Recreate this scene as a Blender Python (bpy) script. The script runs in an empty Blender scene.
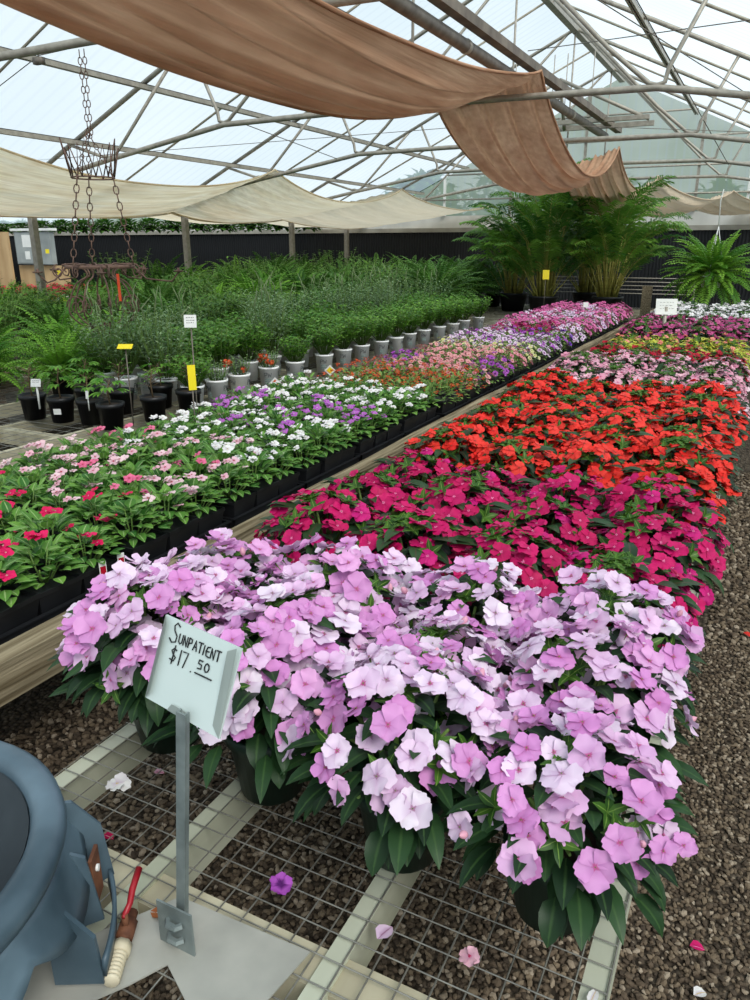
EXPO=0.0; SKY=.90; SUN=4.6
import bpy, math, random
from math import sin, cos, pi, sqrt, radians, atan2
from mathutils import Vector as V, Matrix
random.seed(7)
R=random.random
def ru(a,b): return a+(b-a)*random.random()
scn=bpy.context.scene; COL=scn.collection

# ------------------------------------------------------------------ materials
def rgb(h):
    f=lambda c:(c/12.92 if c<=.04045 else ((c+.055)/1.055)**2.4)
    return tuple(f(int(h[i:i+2],16)/255) for i in (0,2,4))+(1,)
MATS={}
class NT:
    def __init__(s,name):
        s.m=bpy.data.materials.new(name); s.m.use_nodes=True; s.t=s.m.node_tree; s.t.nodes.clear()
        s.out=s.n('ShaderNodeOutputMaterial')
    def n(s,k,**kw):
        o=s.t.nodes.new(k)
        for a,b in kw.items(): setattr(o,a,b)
        return o
    def l(s,a,b): s.t.links.new(a,b)
    def ramp(s,fac,stops):
        r=s.n('ShaderNodeValToRGB'); e=r.color_ramp.elements
        e[0].position,e[0].color=stops[0]; e[1].position,e[1].color=stops[-1]
        for p,c in stops[1:-1]:
            x=e.new(p); x.color=c
        s.l(fac,r.inputs[0]); return r.outputs[0]
    def noise(s,scale,detail=3,coord='Object',vscale=None):
        tc=s.n('ShaderNodeTexCoord'); nz=s.n('ShaderNodeTexNoise'); nz.inputs['Scale'].default_value=scale; nz.inputs['Detail'].default_value=detail
        src=tc.outputs[coord]
        if vscale:
            mp=s.n('ShaderNodeMapping'); mp.inputs['Scale'].default_value=vscale; s.l(src,mp.inputs[0]); src=mp.outputs[0]
        s.l(src,nz.inputs['Vector']); return nz.outputs['Fac']
    def mix(s,fac,a,b,bt='MIX'):
        m=s.n('ShaderNodeMix',data_type='RGBA',blend_type=bt)
        for i,x in ((0,fac),(6,a),(7,b)):
            if hasattr(x,'is_linked') or hasattr(x,'links'): s.l(x,m.inputs[i])
            else: m.inputs[i].default_value=x
        return m.outputs[2]
    def bump(s,h,strength=.3,dist=.01):
        b=s.n('ShaderNodeBump'); b.inputs['Strength'].default_value=strength; b.inputs['Distance'].default_value=dist
        s.l(h,b.inputs['Height']); return b.outputs[0]
    def prin(s,col,rough=.6,metal=0,norm=None,spec=.5,trans=0,tcol=None):
        p=s.n('ShaderNodeBsdfPrincipled'); p.inputs['Roughness'].default_value=rough; p.inputs['Metallic'].default_value=metal
        p.inputs['Specular IOR Level'].default_value=spec
        if hasattr(col,'links'): s.l(col,p.inputs['Base Color'])
        else: p.inputs['Base Color'].default_value=col
        if norm: s.l(norm,p.inputs['Normal'])
        o=p.outputs[0]
        if trans:
            t=s.n('ShaderNodeBsdfTranslucent'); c=tcol or col
            if hasattr(c,'links'): s.l(c,t.inputs[0])
            else: t.inputs[0].default_value=c
            mx=s.n('ShaderNodeMixShader'); mx.inputs[0].default_value=trans; s.l(o,mx.inputs[1]); s.l(t.outputs[0],mx.inputs[2]); o=mx.outputs[0]
        s.l(o,s.out.inputs[0]); return o
def plain(name,c1,c2=None,scale=8,rough=.6,metal=0,bump=0,spec=.4,trans=0,vscale=None,detail=4):
    if name in MATS: return MATS[name]
    t=NT(name)
    if c2:
        f=t.noise(scale,detail,vscale=vscale); col=t.ramp(f,[(.32,rgb(c1)),(.68,rgb(c2))])
    else: f=None; col=rgb(c1)
    nm=None
    if bump: nm=t.bump(f if f else t.noise(scale),bump,.01)
    t.prin(col,rough,metal,nm,spec,trans)
    MATS[name]=t.m; return t.m
def attr_rgb(t):
    a=t.n('ShaderNodeAttribute',attribute_name='tint'); s=t.n('ShaderNodeSeparateColor'); t.l(a.outputs['Color'],s.inputs[0]); return s.outputs
def petal_mat(name,cols,eye=None,eyer=.16,edge=None,throat=None,trans=.22):
    """tint.r = distance from the centre, tint.g = blossom random, tint.b = petal random"""
    if name in MATS: return MATS[name]
    t=NT(name); r,g,b=attr_rgb(t)[:3]
    n=len(cols); c=t.ramp(g,[(i/(n-1) if n>1 else 0,rgb(x)) for i,x in enumerate(cols)]) if n>1 else rgb(cols[0])
    if n>1:
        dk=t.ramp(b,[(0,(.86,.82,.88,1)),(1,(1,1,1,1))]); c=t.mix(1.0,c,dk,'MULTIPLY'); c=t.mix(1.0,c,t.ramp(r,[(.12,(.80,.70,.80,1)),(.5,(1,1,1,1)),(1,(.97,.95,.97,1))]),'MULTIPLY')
    if edge: c=t.mix(t.ramp(r,[(.55,(0,0,0,1)),(1,(.8,.8,.8,1))]),c,rgb(edge))
    if throat: c=t.mix(t.ramp(r,[(.18,(.9,.9,.9,1)),(.5,(0,0,0,1))]),c,rgb(throat))
    if eye: c=t.mix(t.ramp(r,[(eyer*.7,(1,1,1,1)),(eyer*1.3,(0,0,0,1))]),c,rgb(eye))
    t.prin(c,.55,0,None,.25,trans); MATS[name]=t.m; return t.m
def leaf_mat(name,c1,c2,rib=None,rough=.5,trans=.25,edge=None,spec=.22):
    """tint.r = |across|, tint.g = leaf random, tint.b = along"""
    if name in MATS: return MATS[name]
    t=NT(name); r,g,b=attr_rgb(t)[:3]
    c=t.ramp(g,[(0,rgb(c1)),(1,rgb(c2))])
    if edge: c=t.mix(t.ramp(r,[(.45,(0,0,0,1)),(.9,(1,1,1,1))]),c,rgb(edge))
    if rib: c=t.mix(t.ramp(r,[(.04,(.75,.75,.75,1)),(.18,(0,0,0,1))]),c,rgb(rib))
    t.prin(c,rough,0,None,spec,trans); MATS[name]=t.m; return t.m

# ------------------------------------------------------------------ mesh builder
MSEG=6
class MB:
    def __init__(s): s.v=[];s.f=[];s.m=[];s.c=[]
    def add(s,vs,fs,mi=0,cs=None):
        o=len(s.v); s.v.extend([tuple(p) for p in vs]); s.f.extend([tuple(o+i for i in f) for f in fs]); s.m.extend([mi]*len(fs))
        s.c.extend(cs if cs else [(1,.5,.5)]*len(vs)); return s
    def box(s,a,b,mi=0,M=None):
        x0,y0,z0=a;x1,y1,z1=b
        vs=[V(p) for p in ((x0,y0,z0),(x1,y0,z0),(x1,y1,z0),(x0,y1,z0),(x0,y0,z1),(x1,y0,z1),(x1,y1,z1),(x0,y1,z1))]
        if M: vs=[M@p for p in vs]
        return s.add(vs,[(0,3,2,1),(4,5,6,7),(0,1,5,4),(1,2,6,5),(2,3,7,6),(3,0,4,7)],mi)
    def tube(s,pts,r,n=6,mi=0,closed=False,cap=True):
        pts=[V(p) for p in pts]; N=len(pts); rr=r if isinstance(r,(list,tuple)) else [r]*N
        vs=[];fs=[];prev=None
        for i,p in enumerate(pts):
            if closed: d=pts[(i+1)%N]-pts[i-1]
            else: d=pts[min(i+1,N-1)]-pts[max(i-1,0)]
            d=d.normalized() if d.length>1e-9 else V((0,0,1))
            if prev is None:
                a=V((0,0,1)) if abs(d.z)<.9 else V((1,0,0)); x=d.cross(a).normalized()
            else:
                x=(prev-d*prev.dot(d)); x=x.normalized() if x.length>1e-6 else d.orthogonal().normalized()
            prev=x; y=d.cross(x)
            for k in range(n):
                an=2*pi*k/n; vs.append(p+(x*cos(an)+y*sin(an))*rr[i])
        for i in range(N if closed else N-1):
            j=(i+1)%N
            for k in range(n):
                l=(k+1)%n; fs.append((i*n+k,i*n+l,j*n+l,j*n+k))
        if cap and not closed:
            fs.append(tuple(range(n-1,-1,-1))); fs.append(tuple((N-1)*n+k for k in range(n)))
        return s.add(vs,fs,mi)
    def lathe(s,prof,n=24,mi=0,c=(0,0,0),a0=0,a1=2*pi,M=None):
        full=abs(a1-a0-2*pi)<1e-6; m=n if full else n+1
        vs=[]
        for r,z in prof:
            for k in range(m):
                an=a0+(a1-a0)*k/n; p=V((c[0]+r*cos(an),c[1]+r*sin(an),c[2]+z)); vs.append(M@p if M else p)
        fs=[]
        for i in range(len(prof)-1):
            for k in range(n):
                l=(k+1)%m; fs.append((i*m+k,i*m+l,(i+1)*m+l,(i+1)*m+k))
        return s.add(vs,fs,mi)
    def grid(s,fn,nu,nv,mi=0,cf=None):
        vs=[fn(i/nu,j/nv) for i in range(nu+1) for j in range(nv+1)]
        cs=[cf(i/nu,j/nv) for i in range(nu+1) for j in range(nv+1)] if cf else None
        fs=[(i*(nv+1)+j,(i+1)*(nv+1)+j,(i+1)*(nv+1)+j+1,i*(nv+1)+j+1) for i in range(nu) for j in range(nv)]
        return s.add(vs,fs,mi,cs)
    def prism(s,poly,z0,z1,mi=0,M=None):
        n=len(poly); vs=[V((x,y,z0)) for x,y in poly]+[V((x,y,z1)) for x,y in poly]
        if M: vs=[M@p for p in vs]
        fs=[tuple(range(n-1,-1,-1)),tuple(range(n,2*n))]+[(i,(i+1)%n,n+(i+1)%n,n+i) for i in range(n)]
        return s.add(vs,fs,mi)
    # a leaf: base point, axis dir, up, length, width
    def leaf(s,p,d,up,L,W,droop=.3,fold=.25,seg=5,mi=0,wave=0,shape=1.0):
        p=V(p); d=V(d).normalized(); up=V(up); side=d.cross(up)
        side=side.normalized() if side.length>1e-4 else d.orthogonal().normalized()
        nrm=side.cross(d); g=random.random(); vs=[];cs=[]; cur=p.copy(); ang=0
        for i in range(seg+1):
            u=i/seg; w=W*.5*(sin(pi*min(1,u**(.75*shape)*.98+.015))**.85 if u<1 else .02)
            dd=d*cos(ang)-nrm*sin(ang); nn=nrm*cos(ang)+d*sin(ang)
            wv=wave*sin(u*14+g*9)
            for q in (-1,0,1):
                vs.append(cur+side*(q*w)+nn*(abs(q)*w*fold+abs(q)*w*wv)); cs.append((abs(q),g,u))
            cur=cur+dd*(L/seg); ang+=droop/seg*1.6
        fs=[]
        for i in range(seg):
            b=i*3; fs+= [(b,b+1,b+4,b+3),(b+1,b+2,b+5,b+4)]
        s.add(vs,fs,mi,cs)
    def blossom(s,p,nrm,size,kind='impatiens',mi=0,spin=None,g=None):
        p=V(p); nrm=V(nrm).normalized(); x=nrm.orthogonal().normalized(); y=nrm.cross(x)
        sp=ru(0,2*pi) if spin is None else spin; g=R() if g is None else g; r0=size*.5
        if kind=='impatiens': n,ov,cup,lift,seg=5,1.22,ru(-.22,.12),.26,4
        elif kind=='vinca': n,ov,cup,lift,seg=5,1.02,-.04,.03,3
        elif kind=='petunia': n,ov,cup,lift,seg=5,1.15,.30,.0,3
        elif kind=='lily': n,ov,cup,lift,seg=6,.62,.25,.1,3
        else: n,ov,cup,lift,seg=5,1.1,-.05,.05,2
        for k in range(n):
            a0=sp+2*pi*k/n+ru(-.07,.07); hw=pi/n*ov; b=R(); sc=ru(.9,1.07)*(1.08 if k==0 and kind=='impatiens' else 1)
            tl=ru(-.5,1)*lift; vs=[];cs=[]; m=MSEG
            ca,sa=cos(a0),sin(a0)
            for i in range(seg+1):
                u=i/seg
                if kind=='lily': hw_=.3*sin(pi*min(1,.1+.85*u)); nt=.05
                elif kind=='petunia': hw_=(.12+.62*u*u) ; nt=.10
                else: hw_=((.60 if k else .66) if ov>1.1 else .50)*sin(pi*(.05+.72*u**1.2)); nt=.27
                for j in range(m+1):
                    q=j/m*2-1
                    al=r0*sc*(u-nt*q*q*u*u); ac=r0*sc*hw_*q*(1-.04*q*q)
                    if kind=='impatiens' and abs(q)<.01: al*=1-.10*u*u*u
                    z=r0*(cup*(u*u)+tl*u + .13*q*u + .07*sin(q*4+b*9)*u*u - .10*(1-abs(q))*u*(1-u)*2)
                    if kind=='petunia': z=r0*(.42*min(1,u*2.2)-.42+.08*sin(q*3)*u)
                    vs.append(p+x*(ca*al-sa*ac)+y*(sa*al+ca*ac)+nrm*(z+.0006*k)); cs.append((u,g,b))
            fs=[(i*(m+1)+j,(i+1)*(m+1)+j,(i+1)*(m+1)+j+1,i*(m+1)+j+1) for i in range(seg) for j in range(m)]
            s.add(vs,fs,mi,cs)
    def mesh(s,name,mats,smooth=True):
        me=bpy.data.meshes.new(name); me.from_pydata(s.v,[],s.f)
        for m in (mats if isinstance(mats,(list,tuple)) else [mats]): me.materials.append(m)
        me.polygons.foreach_set('material_index',s.m)
        me.polygons.foreach_set('use_smooth',[smooth]*len(s.f))
        a=me.color_attributes.new('tint','FLOAT_COLOR','POINT'); buf=[]
        for c in s.c: buf.extend((c[0],c[1],c[2],1.0))
        a.data.foreach_set('color',buf); me.update(); return me
    def build(s,name,mats,parent=None,smooth=True):
        return link(name,s.mesh(name,mats,smooth),parent)
def link(name,data,parent=None,loc=None,rot=None,sc=None):
    o=bpy.data.objects.new(name,data); COL.objects.link(o)
    if parent: o.parent=parent
    if loc is not None: o.location=loc
    if rot is not None: o.rotation_euler=rot
    if sc is not None: o.scale=(sc,sc,sc) if not isinstance(sc,(tuple,list)) else sc
    return o
def tag(o,label,cat,group=None,kind=None):
    o['label']=label; o['category']=cat
    if group: o['group']=group
    if kind: o['kind']=kind
    return o
def thing(name,loc,label,cat,group=None,rz=0,sc=1):
    o=link(name,None,None,loc,(0,0,rz),sc); o.empty_display_size=.05; return tag(o,label,cat,group)
def struct(name,mb,mats,smooth=False):
    o=mb.build(name,mats,None,smooth); o['kind']='structure'; return o
NTH=['first','second','third','fourth','fifth','sixth','seventh','eighth','ninth','tenth','eleventh','twelfth','thirteenth','fourteenth','fifteenth','sixteenth','seventeenth','eighteenth','nineteenth','twentieth']+['twenty-'+w for w in ['first','second','third','fourth','fifth','sixth','seventh','eighth','ninth']]+['thirtieth']
def nth(i): return NTH[i]
def align(nrm,spin=0):
    q=V((0,0,1)).rotation_difference(V(nrm).normalized()); return (q.to_matrix()@Matrix.Rotation(spin,3,'Z')).to_euler()

# ------------------------------------------------------------------ camera, world, light
cam=bpy.data.cameras.new('camera'); co=bpy.data.objects.new('camera',cam); COL.objects.link(co); scn.camera=co
cam.sensor_fit='VERTICAL'; cam.sensor_height=36; cam.lens=27; cam.clip_start=.02; cam.clip_end=200
co.location=(0,0,1.6); co.rotation_euler=(radians(90-18.71),0,radians(26.8))
scn.view_settings.view_transform='Standard'; scn.view_settings.look='None'; scn.view_settings.exposure=EXPO
w=bpy.data.worlds.new('sky'); scn.world=w; w.use_nodes=True; nt=w.node_tree; nt.nodes.clear()
wo=nt.nodes.new('ShaderNodeOutputWorld'); bg=nt.nodes.new('ShaderNodeBackground'); tc=nt.nodes.new('ShaderNodeTexCoord'); sx=nt.nodes.new('ShaderNodeSeparateXYZ'); rp=nt.nodes.new('ShaderNodeValToRGB')
nt.links.new(tc.outputs['Generated'],sx.inputs[0]); nt.links.new(sx.outputs['Z'],rp.inputs[0]); nt.links.new(rp.outputs[0],bg.inputs[0]); nt.links.new(bg.outputs[0],wo.inputs[0])
e=rp.color_ramp.elements; e[0].position=.22; e[0].color=(.98,1.08,1.14,1); e[1].position=.6; e[1].color=(.74,.88,.98,1)
bg.inputs[1].default_value=SKY
sd=bpy.data.lights.new('sun','SUN'); sd.energy=SUN; sd.angle=radians(30); sd.color=(1,.97,.92); so=bpy.data.objects.new('sun',sd); COL.objects.link(so); so.rotation_euler=V((-.56,.40,-.73)).to_track_quat('-Z','Y').to_euler()
scn.cycles.max_bounces=8; scn.cycles.transparent_max_bounces=24; scn.cycles.use_denoising=True
# ================================================================== SETTING
RIDGE=(-3.7,5.3); EAVE=2.32; HS=6.5; YE=20.0
steel=plain('galvanised_steel','8b857a','a59f92',14,.5,.25,.05)
steel_dark=plain('dull_steel','5a534c','7a7268',10,.55,.2,.05)
white_paint=plain('white_paint','d8dad6','e8e8e4',5,.6)
def gravel_mat(name,c):
    t=NT(name); tc=t.n('ShaderNodeTexCoord'); vo=t.n('ShaderNodeTexVoronoi'); vo.inputs['Scale'].default_value=62; t.l(tc.outputs['Object'],vo.inputs['Vector'])
    sp=t.n('ShaderNodeSeparateColor'); t.l(vo.outputs['Color'],sp.inputs[0])
    c1=t.ramp(sp.outputs[0],[(0,rgb(c[0])),(.5,rgb(c[1])),(1,rgb(c[2]))])
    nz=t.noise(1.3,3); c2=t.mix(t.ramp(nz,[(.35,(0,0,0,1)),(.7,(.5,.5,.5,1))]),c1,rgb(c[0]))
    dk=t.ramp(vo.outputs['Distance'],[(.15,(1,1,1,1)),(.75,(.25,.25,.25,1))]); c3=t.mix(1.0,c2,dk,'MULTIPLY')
    inv=t.n('ShaderNodeMath',operation='SUBTRACT'); inv.inputs[0].default_value=1; t.l(vo.outputs['Distance'],inv.inputs[1])
    t.prin(c3,.9,0,t.bump(inv.outputs[0],.9,.012),.2); return t.m
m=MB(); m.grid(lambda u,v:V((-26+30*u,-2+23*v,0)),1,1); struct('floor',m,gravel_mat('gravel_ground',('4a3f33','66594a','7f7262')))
# loose stones: one uncountable bed close to the camera
t=NT('gravel_stones'); r_,g_,b_=attr_rgb(t)[:3]
t.prin(t.ramp(g_,[(0,rgb('3f352b')),(.4,rgb('5f5142')),(.75,rgb('756653')),(1,rgb('a09280'))]),.85,0,None,.3); stone_m=t.m
ico=[(0,0,-1),(.72,-.53,-.45),(-.28,-.85,-.45),(-.89,0,-.45),(-.28,.85,-.45),(.72,.53,-.45),(.28,-.85,.45),(-.72,-.53,.45),(-.72,.53,.45),(.28,.85,.45),(.89,0,.45),(0,0,1)]
icf=[(0,1,2),(1,0,5),(0,2,3),(0,3,4),(0,4,5),(1,5,10),(2,1,6),(3,2,7),(4,3,8),(5,4,9),(1,10,6),(2,6,7),(3,7,8),(4,8,9),(5,9,10),(6,10,11),(7,6,11),(8,7,11),(9,8,11),(10,9,11)]
m=MB()
def stones(x0,x1,y0,y1,sp):
    nx=int((x1-x0)/sp); ny=int((y1-y0)/sp)
    for i in range(nx):
        for j in range(ny):
            cx=x0+(i+R())*sp; cy=y0+(j+R())*sp; r=sp*ru(.42,.85); a=ru(0,6.28); ca,sa=cos(a),sin(a); ex,ey,ez=r*ru(.7,1.2),r*ru(.55,.9),r*ru(.4,.75); g=R(); q=[ru(.75,1.2) for _ in range(12)]
            vs=[]
            for (x,y,z),k in zip(ico,q):
                x*=ex*k;y*=ey*k;z*=ez*k; vs.append((cx+x*ca-y*sa,cy+x*sa+y*ca,r*.35+z+.25*x))
            m.add(vs,icf,0,[(1,g,.5)]*12)
stones(-.12,.75,.9,3.2,.0132); stones(-1.3,-.12,.7,2.6,.0145); stones(-2.1,-1.3,1.0,2.6,.018); stones(-.02,.6,3.2,6.0,.022)
tag(m.build('gravel',stone_m,None,False),'grey brown crushed gravel stones spread on the ground below the benches and along the path','gravel',kind='stuff')

# back wall: black ground-cover cloth, white board band, frosted gable above
t=NT('black_cloth'); wv=t.n('ShaderNodeTexWave'); wv.inputs['Scale'].default_value=4; wv.inputs['Distortion'].default_value=3; tc=t.n('ShaderNodeTexCoord'); t.l(tc.outputs['Object'],wv.inputs[0])
t.prin(t.ramp(wv.outputs['Fac'],[(0,rgb('0d0e10')),(1,rgb('1d1f22'))]),.6,0,t.bump(wv.outputs['Fac'],.4,.03),.3); blackm=t.m
m=MB(); m.box((-26,YE,-.0),(2.8,YE+.05,1.98)); struct('wall_back',m,blackm)
m=MB(); m.box((-26,YE-.02,1.95),(2.8,YE+.03,2.36)); struct('trim_1',m,plain('weathered_white_board','b9b8b0','dddcd6',1.3,.7,vscale=(1,1,.3)))
m=MB(); m.box((-26,YE-.05,1.95),(2.8,YE-.02,2.06)); struct('trim_2',m,plain('dirty_board','8f8b80','aeaba0',2,.8))
def frosted(name,c1,c2,tr,sc=.25,ribs=None,milky=.9):
    t=NT(name); nz=t.noise(sc,3); c=t.ramp(nz,[(.35,rgb(c1)),(.65,rgb(c2))])
    tc=t.n('ShaderNodeTexCoord'); wv=t.n('ShaderNodeTexWave',bands_direction=ribs or 'Y'); wv.inputs['Scale'].default_value=1.6; t.l(tc.outputs['Object'],wv.inputs[0])
    c=t.mix(t.ramp(wv.outputs['Fac'],[(.0,(.22,.22,.22,1)),(.3,(0,0,0,1))]),c,rgb('9fb0b8'))
    d=t.n('ShaderNodeBsdfDiffuse'); t.l(c,d.inputs[0]); tl=t.n('ShaderNodeBsdfTranslucent'); t.l(c,tl.inputs[0])
    m1=t.n('ShaderNodeMixShader'); m1.inputs[0].default_value=milky; t.l(d.outputs[0],m1.inputs[1]); t.l(tl.outputs[0],m1.inputs[2])
    tp=t.n('ShaderNodeBsdfTransparent'); m2=t.n('ShaderNodeMixShader'); m2.inputs[0].default_value=tr; t.l(m1.outputs[0],m2.inputs[1]); t.l(tp.outputs[0],m2.inputs[2]); t.l(m2.outputs[0],t.out.inputs[0]); return t.m
roofm=frosted('roof_polycarbonate','c3d6e0','dae6ec',.60,.3,'Y'); gablem=frosted('gable_polycarbonate','96a88f','bdc9be',.2,.35,'X',.85)
m=MB()
for rx,rh in ((-3.7,RIDGE[1]),(-16.7,2.8)):
    m.add([(rx-HS,YE,2.3),(rx+HS,YE,2.3),(rx,YE,rh)],[(0,1,2)])
struct('wall_gable',m,gablem)
m=MB()
for rx,rh in ((-3.7,RIDGE[1]),(-16.7,2.8)):
    m.add([(rx-HS,-2,EAVE),(rx,-2,rh+.02),(rx,YE,rh+.02),(rx-HS,YE,EAVE)],[(0,1,2,3)]); m.add([(rx+HS,-2,EAVE),(rx,-2,rh+.02),(rx,YE,rh+.02),(rx+HS,YE,EAVE)],[(3,2,1,0)])
struct('ceiling',m,roofm)
m=MB(); m.box((2.8,-2,0),(2.85,YE,2.3)); struct('wall_right',m,frosted('side_polycarbonate','9aa59c','b9c2bc',.3,.6,'Y'))
m=MB(); m.box((-26,-2,0),(-25.95,YE,2.3)); struct('wall_left',m,blackm)

# trees outside, seen hazily through the frosted gable
tl=leaf_mat('outside_leaf','3c5a35','6b8a4e',rough=.6)
def tree(x,y,h,w,label):
    o=thing('tree',(x,y,0),label,'tree','trees outside behind the gable'); m=MB(); m.tube([(0,0,0),(.05,0,h*.5),(0,.1,h*.8)],[.18,.12,.04],7); m.build('trunk',plain('bark','4a3c2e','6a5a48',9,.9),o)
    m=MB()
    for k in range(900):
        a=ru(0,6.28); z=ru(-1,1); q=sqrt(1-z*z)*w*ru(.55,1.05); p=V((cos(a)*q,sin(a)*q,h*.62+z*h*.4)); m.leaf(p,(ru(-1,1),ru(-1,1),ru(-.6,.6)),(0,0,1),.5,.3,seg=2)
    m.build('crown',tl,o)
for i,(x,y,h,w) in enumerate([(-7.9,26,4.2,1.5),(-4.7,26,3.4,1.3),(-1.6,26,3.2,1.3),(1.4,26,3.4,1.3),(-11.2,26,3.8,1.5),(4.6,26,4.4,1.5)]):
    tree(x,y,h,w,'hazy green tree outside behind the frosted gable, '+nth(i)+' along the end wall')

# ---------------------------------------------------------------- roof frame
def truss(Y,i,rx=-3.7,part=''):
    o=thing('roof_truss',(rx,Y,EAVE),'grey tubular steel roof truss, '+nth(i)+' from the viewer',"roof truss",'roof trusses'); s=(RIDGE[1]-EAVE)/HS
    raf=lambda x: RIDGE[1]-.06-EAVE-s*abs(x)
    m=MB(); m.tube([(-HS,0,raf(HS)+.02),(0,0,raf(0)),(HS,0,raf(HS)+.02)],.032,8); m.build('rafter',steel,o)
    c=3.0-EAVE
    m=MB(); m.tube([(-HS,0,.02),(-4.4,0,2.70-EAVE),(-2.5,0,c),(-1,0,c+.02),(1,0,c+.02),(2.5,0,c),(4.4,0,2.70-EAVE),(HS,0,.02)],.032,8); m.build('bottom_chord',steel,o)
    def ub(xa,xb,xc,zb):   # bent U web tube
        pts=[(xa,0,raf(xa)),((xa*.2+xb*.8),0,zb+(raf(xa)-zb)*.17),(xb-.07*(1 if xa<xb else -1),0,zb+.04),(xb,0,zb+.02),(xb+.07*(1 if xa<xb else -1),0,zb+.04),((xc*.2+xb*.8),0,zb+(raf(xc)-zb)*.17),(xc,0,raf(xc))]
        m=MB(); m.tube(pts,.022,7); m.build('web',steel,o)
    for sg in (-1,1):
        ub(sg*5.1,sg*4.4,sg*3.2,2.70-EAVE); ub(sg*2.95,sg*2.5,sg*.12,c)
    m=MB(); m.tube([(0,0,c+.02),(0,0,raf(0))],.016,6); m.build('king_post',steel,o)
    return o
for i,Y in enumerate((1.15,4.65,8.2,11.7,15.2,18.7)): truss(Y,i)
s=(RIDGE[1]-EAVE)/HS
for k,(x,nm) in enumerate([(-7.4,'left slope, third tier up'),(-8.65,'left slope, second tier up'),(-5.4,'left slope, near the ridge'),(-2.0,'right slope, near the ridge'),(0.0,'right slope, mid height'),(1.4,'right slope, low'),(-9.7,'left slope, lowest')]):
    z=RIDGE[1]-s*abs(x+3.7)-.1; o=thing('roof_purlin',(x,-2,z),'long twin steel purlin under the roof panels, '+nm,'purlin','roof purlins')
    m=MB(); m.box((-.035,0,-.03),(-.008,22,.03)); m.box((.012,0,-.03),(.04,22,.03)); m.box((-.035,0,.022),(.04,22,.03)); m.build('channel',steel,o,False)
m=MB(); m.box((-3.76,-2,RIDGE[1]-.12),(-3.64,YE,RIDGE[1]-.04)); tag(m.build('ridge_beam',steel,None,False),'grey steel ridge beam running along the roof peak','beam')
tan=plain('aged_lath','8d8676','a8a190',6,.7)
for k,Y in enumerate((2.9,6.4,9.95,13.45,16.95)):
    m=MB()
    for sg in (-1,1):
        m.tube([(-3.7+sg*HS,Y,EAVE-.01),(-3.7,Y,RIDGE[1]-.02)],.018,4)
    tag(m.build('roof_bar',tan,None),'slim tan bar up the roof slope, '+nth(k)+' from the viewer between the trusses','roof bar','roof bars')
m=MB(); m.tube([(-2.66,-1,3.25),(-2.66,13.4,3.25)],.055,12)
o=tag(m.build('heating_pipe',steel_dark),'thick dark pipe running along the house under the ridge','pipe')
for y in (2,5,7,9,11):
    m=MB(); m.tube([(-2.66,y,3.25),(-2.66,y+.05,3.25)],.062,12); m.build('clamp',steel,o)
m=MB(); m.box((-2.62,-1,3.36),(-2.52,14,3.44)); 
o=tag(m.build('cable_tray',plain('rusty_channel','5d5248','83786a',5,.6,.3),None,False),'brown steel channel running along the house beside the thick pipe','channel')
# cross frame (fan support) high in the middle
o=thing('hoist_frame',(-2.9,12.6,3.35),'steel hoist frame with pulleys hung under the ridge','hoist'); m=MB()
m.box((-1.6,-.04,0),(1.0,.04,.06)); m.box((-1.6,.5,-.02),(1.0,.56,.05)); m.build('cross_bar',steel,o,False)
m=MB()
for a,b in [((-1.5,0,0),(-.35,0,.62)),((-.35,0,.62),(1.0,0,0)),((-.35,0,.62),(-.35,.5,0)),((-1.5,.5,0),(-.35,.5,.6))]: m.tube([a,b],.028,6)
m.build('brace',steel,o)
for x in (-1.1,-.5,-.3,.1):
    m=MB(); m.tube([(x,.2,0),(x,.2,1.0)],.008,5); m.build('rod',steel,o)
# wires
def wire(pts,label,r=.004):
    m=MB(); m.tube(pts,r,5); return tag(m.build('wire',steel_dark),label,'wire')
wire([(-8.9,6.0,2.62),(-5.5,4.9,3.05),(-2.6,4.7,3.1)],'thin wire carrying a small clip across the roof on the left')
m=MB(); m.box((-.05,-.02,-.04),(.05,.02,.01)); m.tube([(0,0,.0),(0,0,.035)],.006,5); o=m.build('wire_clip',steel_dark); o.location=(-5.52,4.91,3.03); tag(o,'small dark clip hanging on the thin wire at upper left','clip')
wire([(-9.6,8.2,2.75),(-3.2,10.0,3.05),(1.5,11.7,2.8)],'thin wire running behind the folded shade cloth')
for k,(a,b) in enumerate([((-2,8.2,3.9),(1.0,15.2,2.85)),((-3.5,11.7,4.2),(1.0,8.2,3.5)),((-1.7,4.65,4.1),(-.9,15,2.9)),((-6.0,8.2,3.02),(-6.6,11.7,2.95))]):
    wire([a,b],['thin diagonal brace wire under the right slope, near end','thin crossing brace wire below the ridge','thin long brace wire running to the gable','thin brace wire joining two trusses on the left'][k],.006)
# gable studs and rails
for k,x in enumerate((-8.0,-6.2,-4.4,-1.8,-.7,.9)):
    h=RIDGE[1]-s*abs(x+3.7); m=MB(); m.box((x-.03,YE-.1,2.36),(x+.03,YE-.04,h-.03)); tag(m.build('gable_stud',white_paint if k in (0,4) else steel,None,False),('white' if k in (0,4) else 'grey')+' upright stud of the frosted gable, '+nth(k)+' from the left','stud','gable studs')
for k,z in enumerate((2.75,3.35,3.95,4.5)):
    hw=(RIDGE[1]-z)/s; m=MB(); m.tube([(-3.7-hw,YE-.12,z),(-3.7+hw,YE-.12,z)],.022,6); tag(m.build('gable_rail',steel),'thin horizontal rail across the frosted gable, '+nth(k)+' from the bottom','rail','gable rails')
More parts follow.
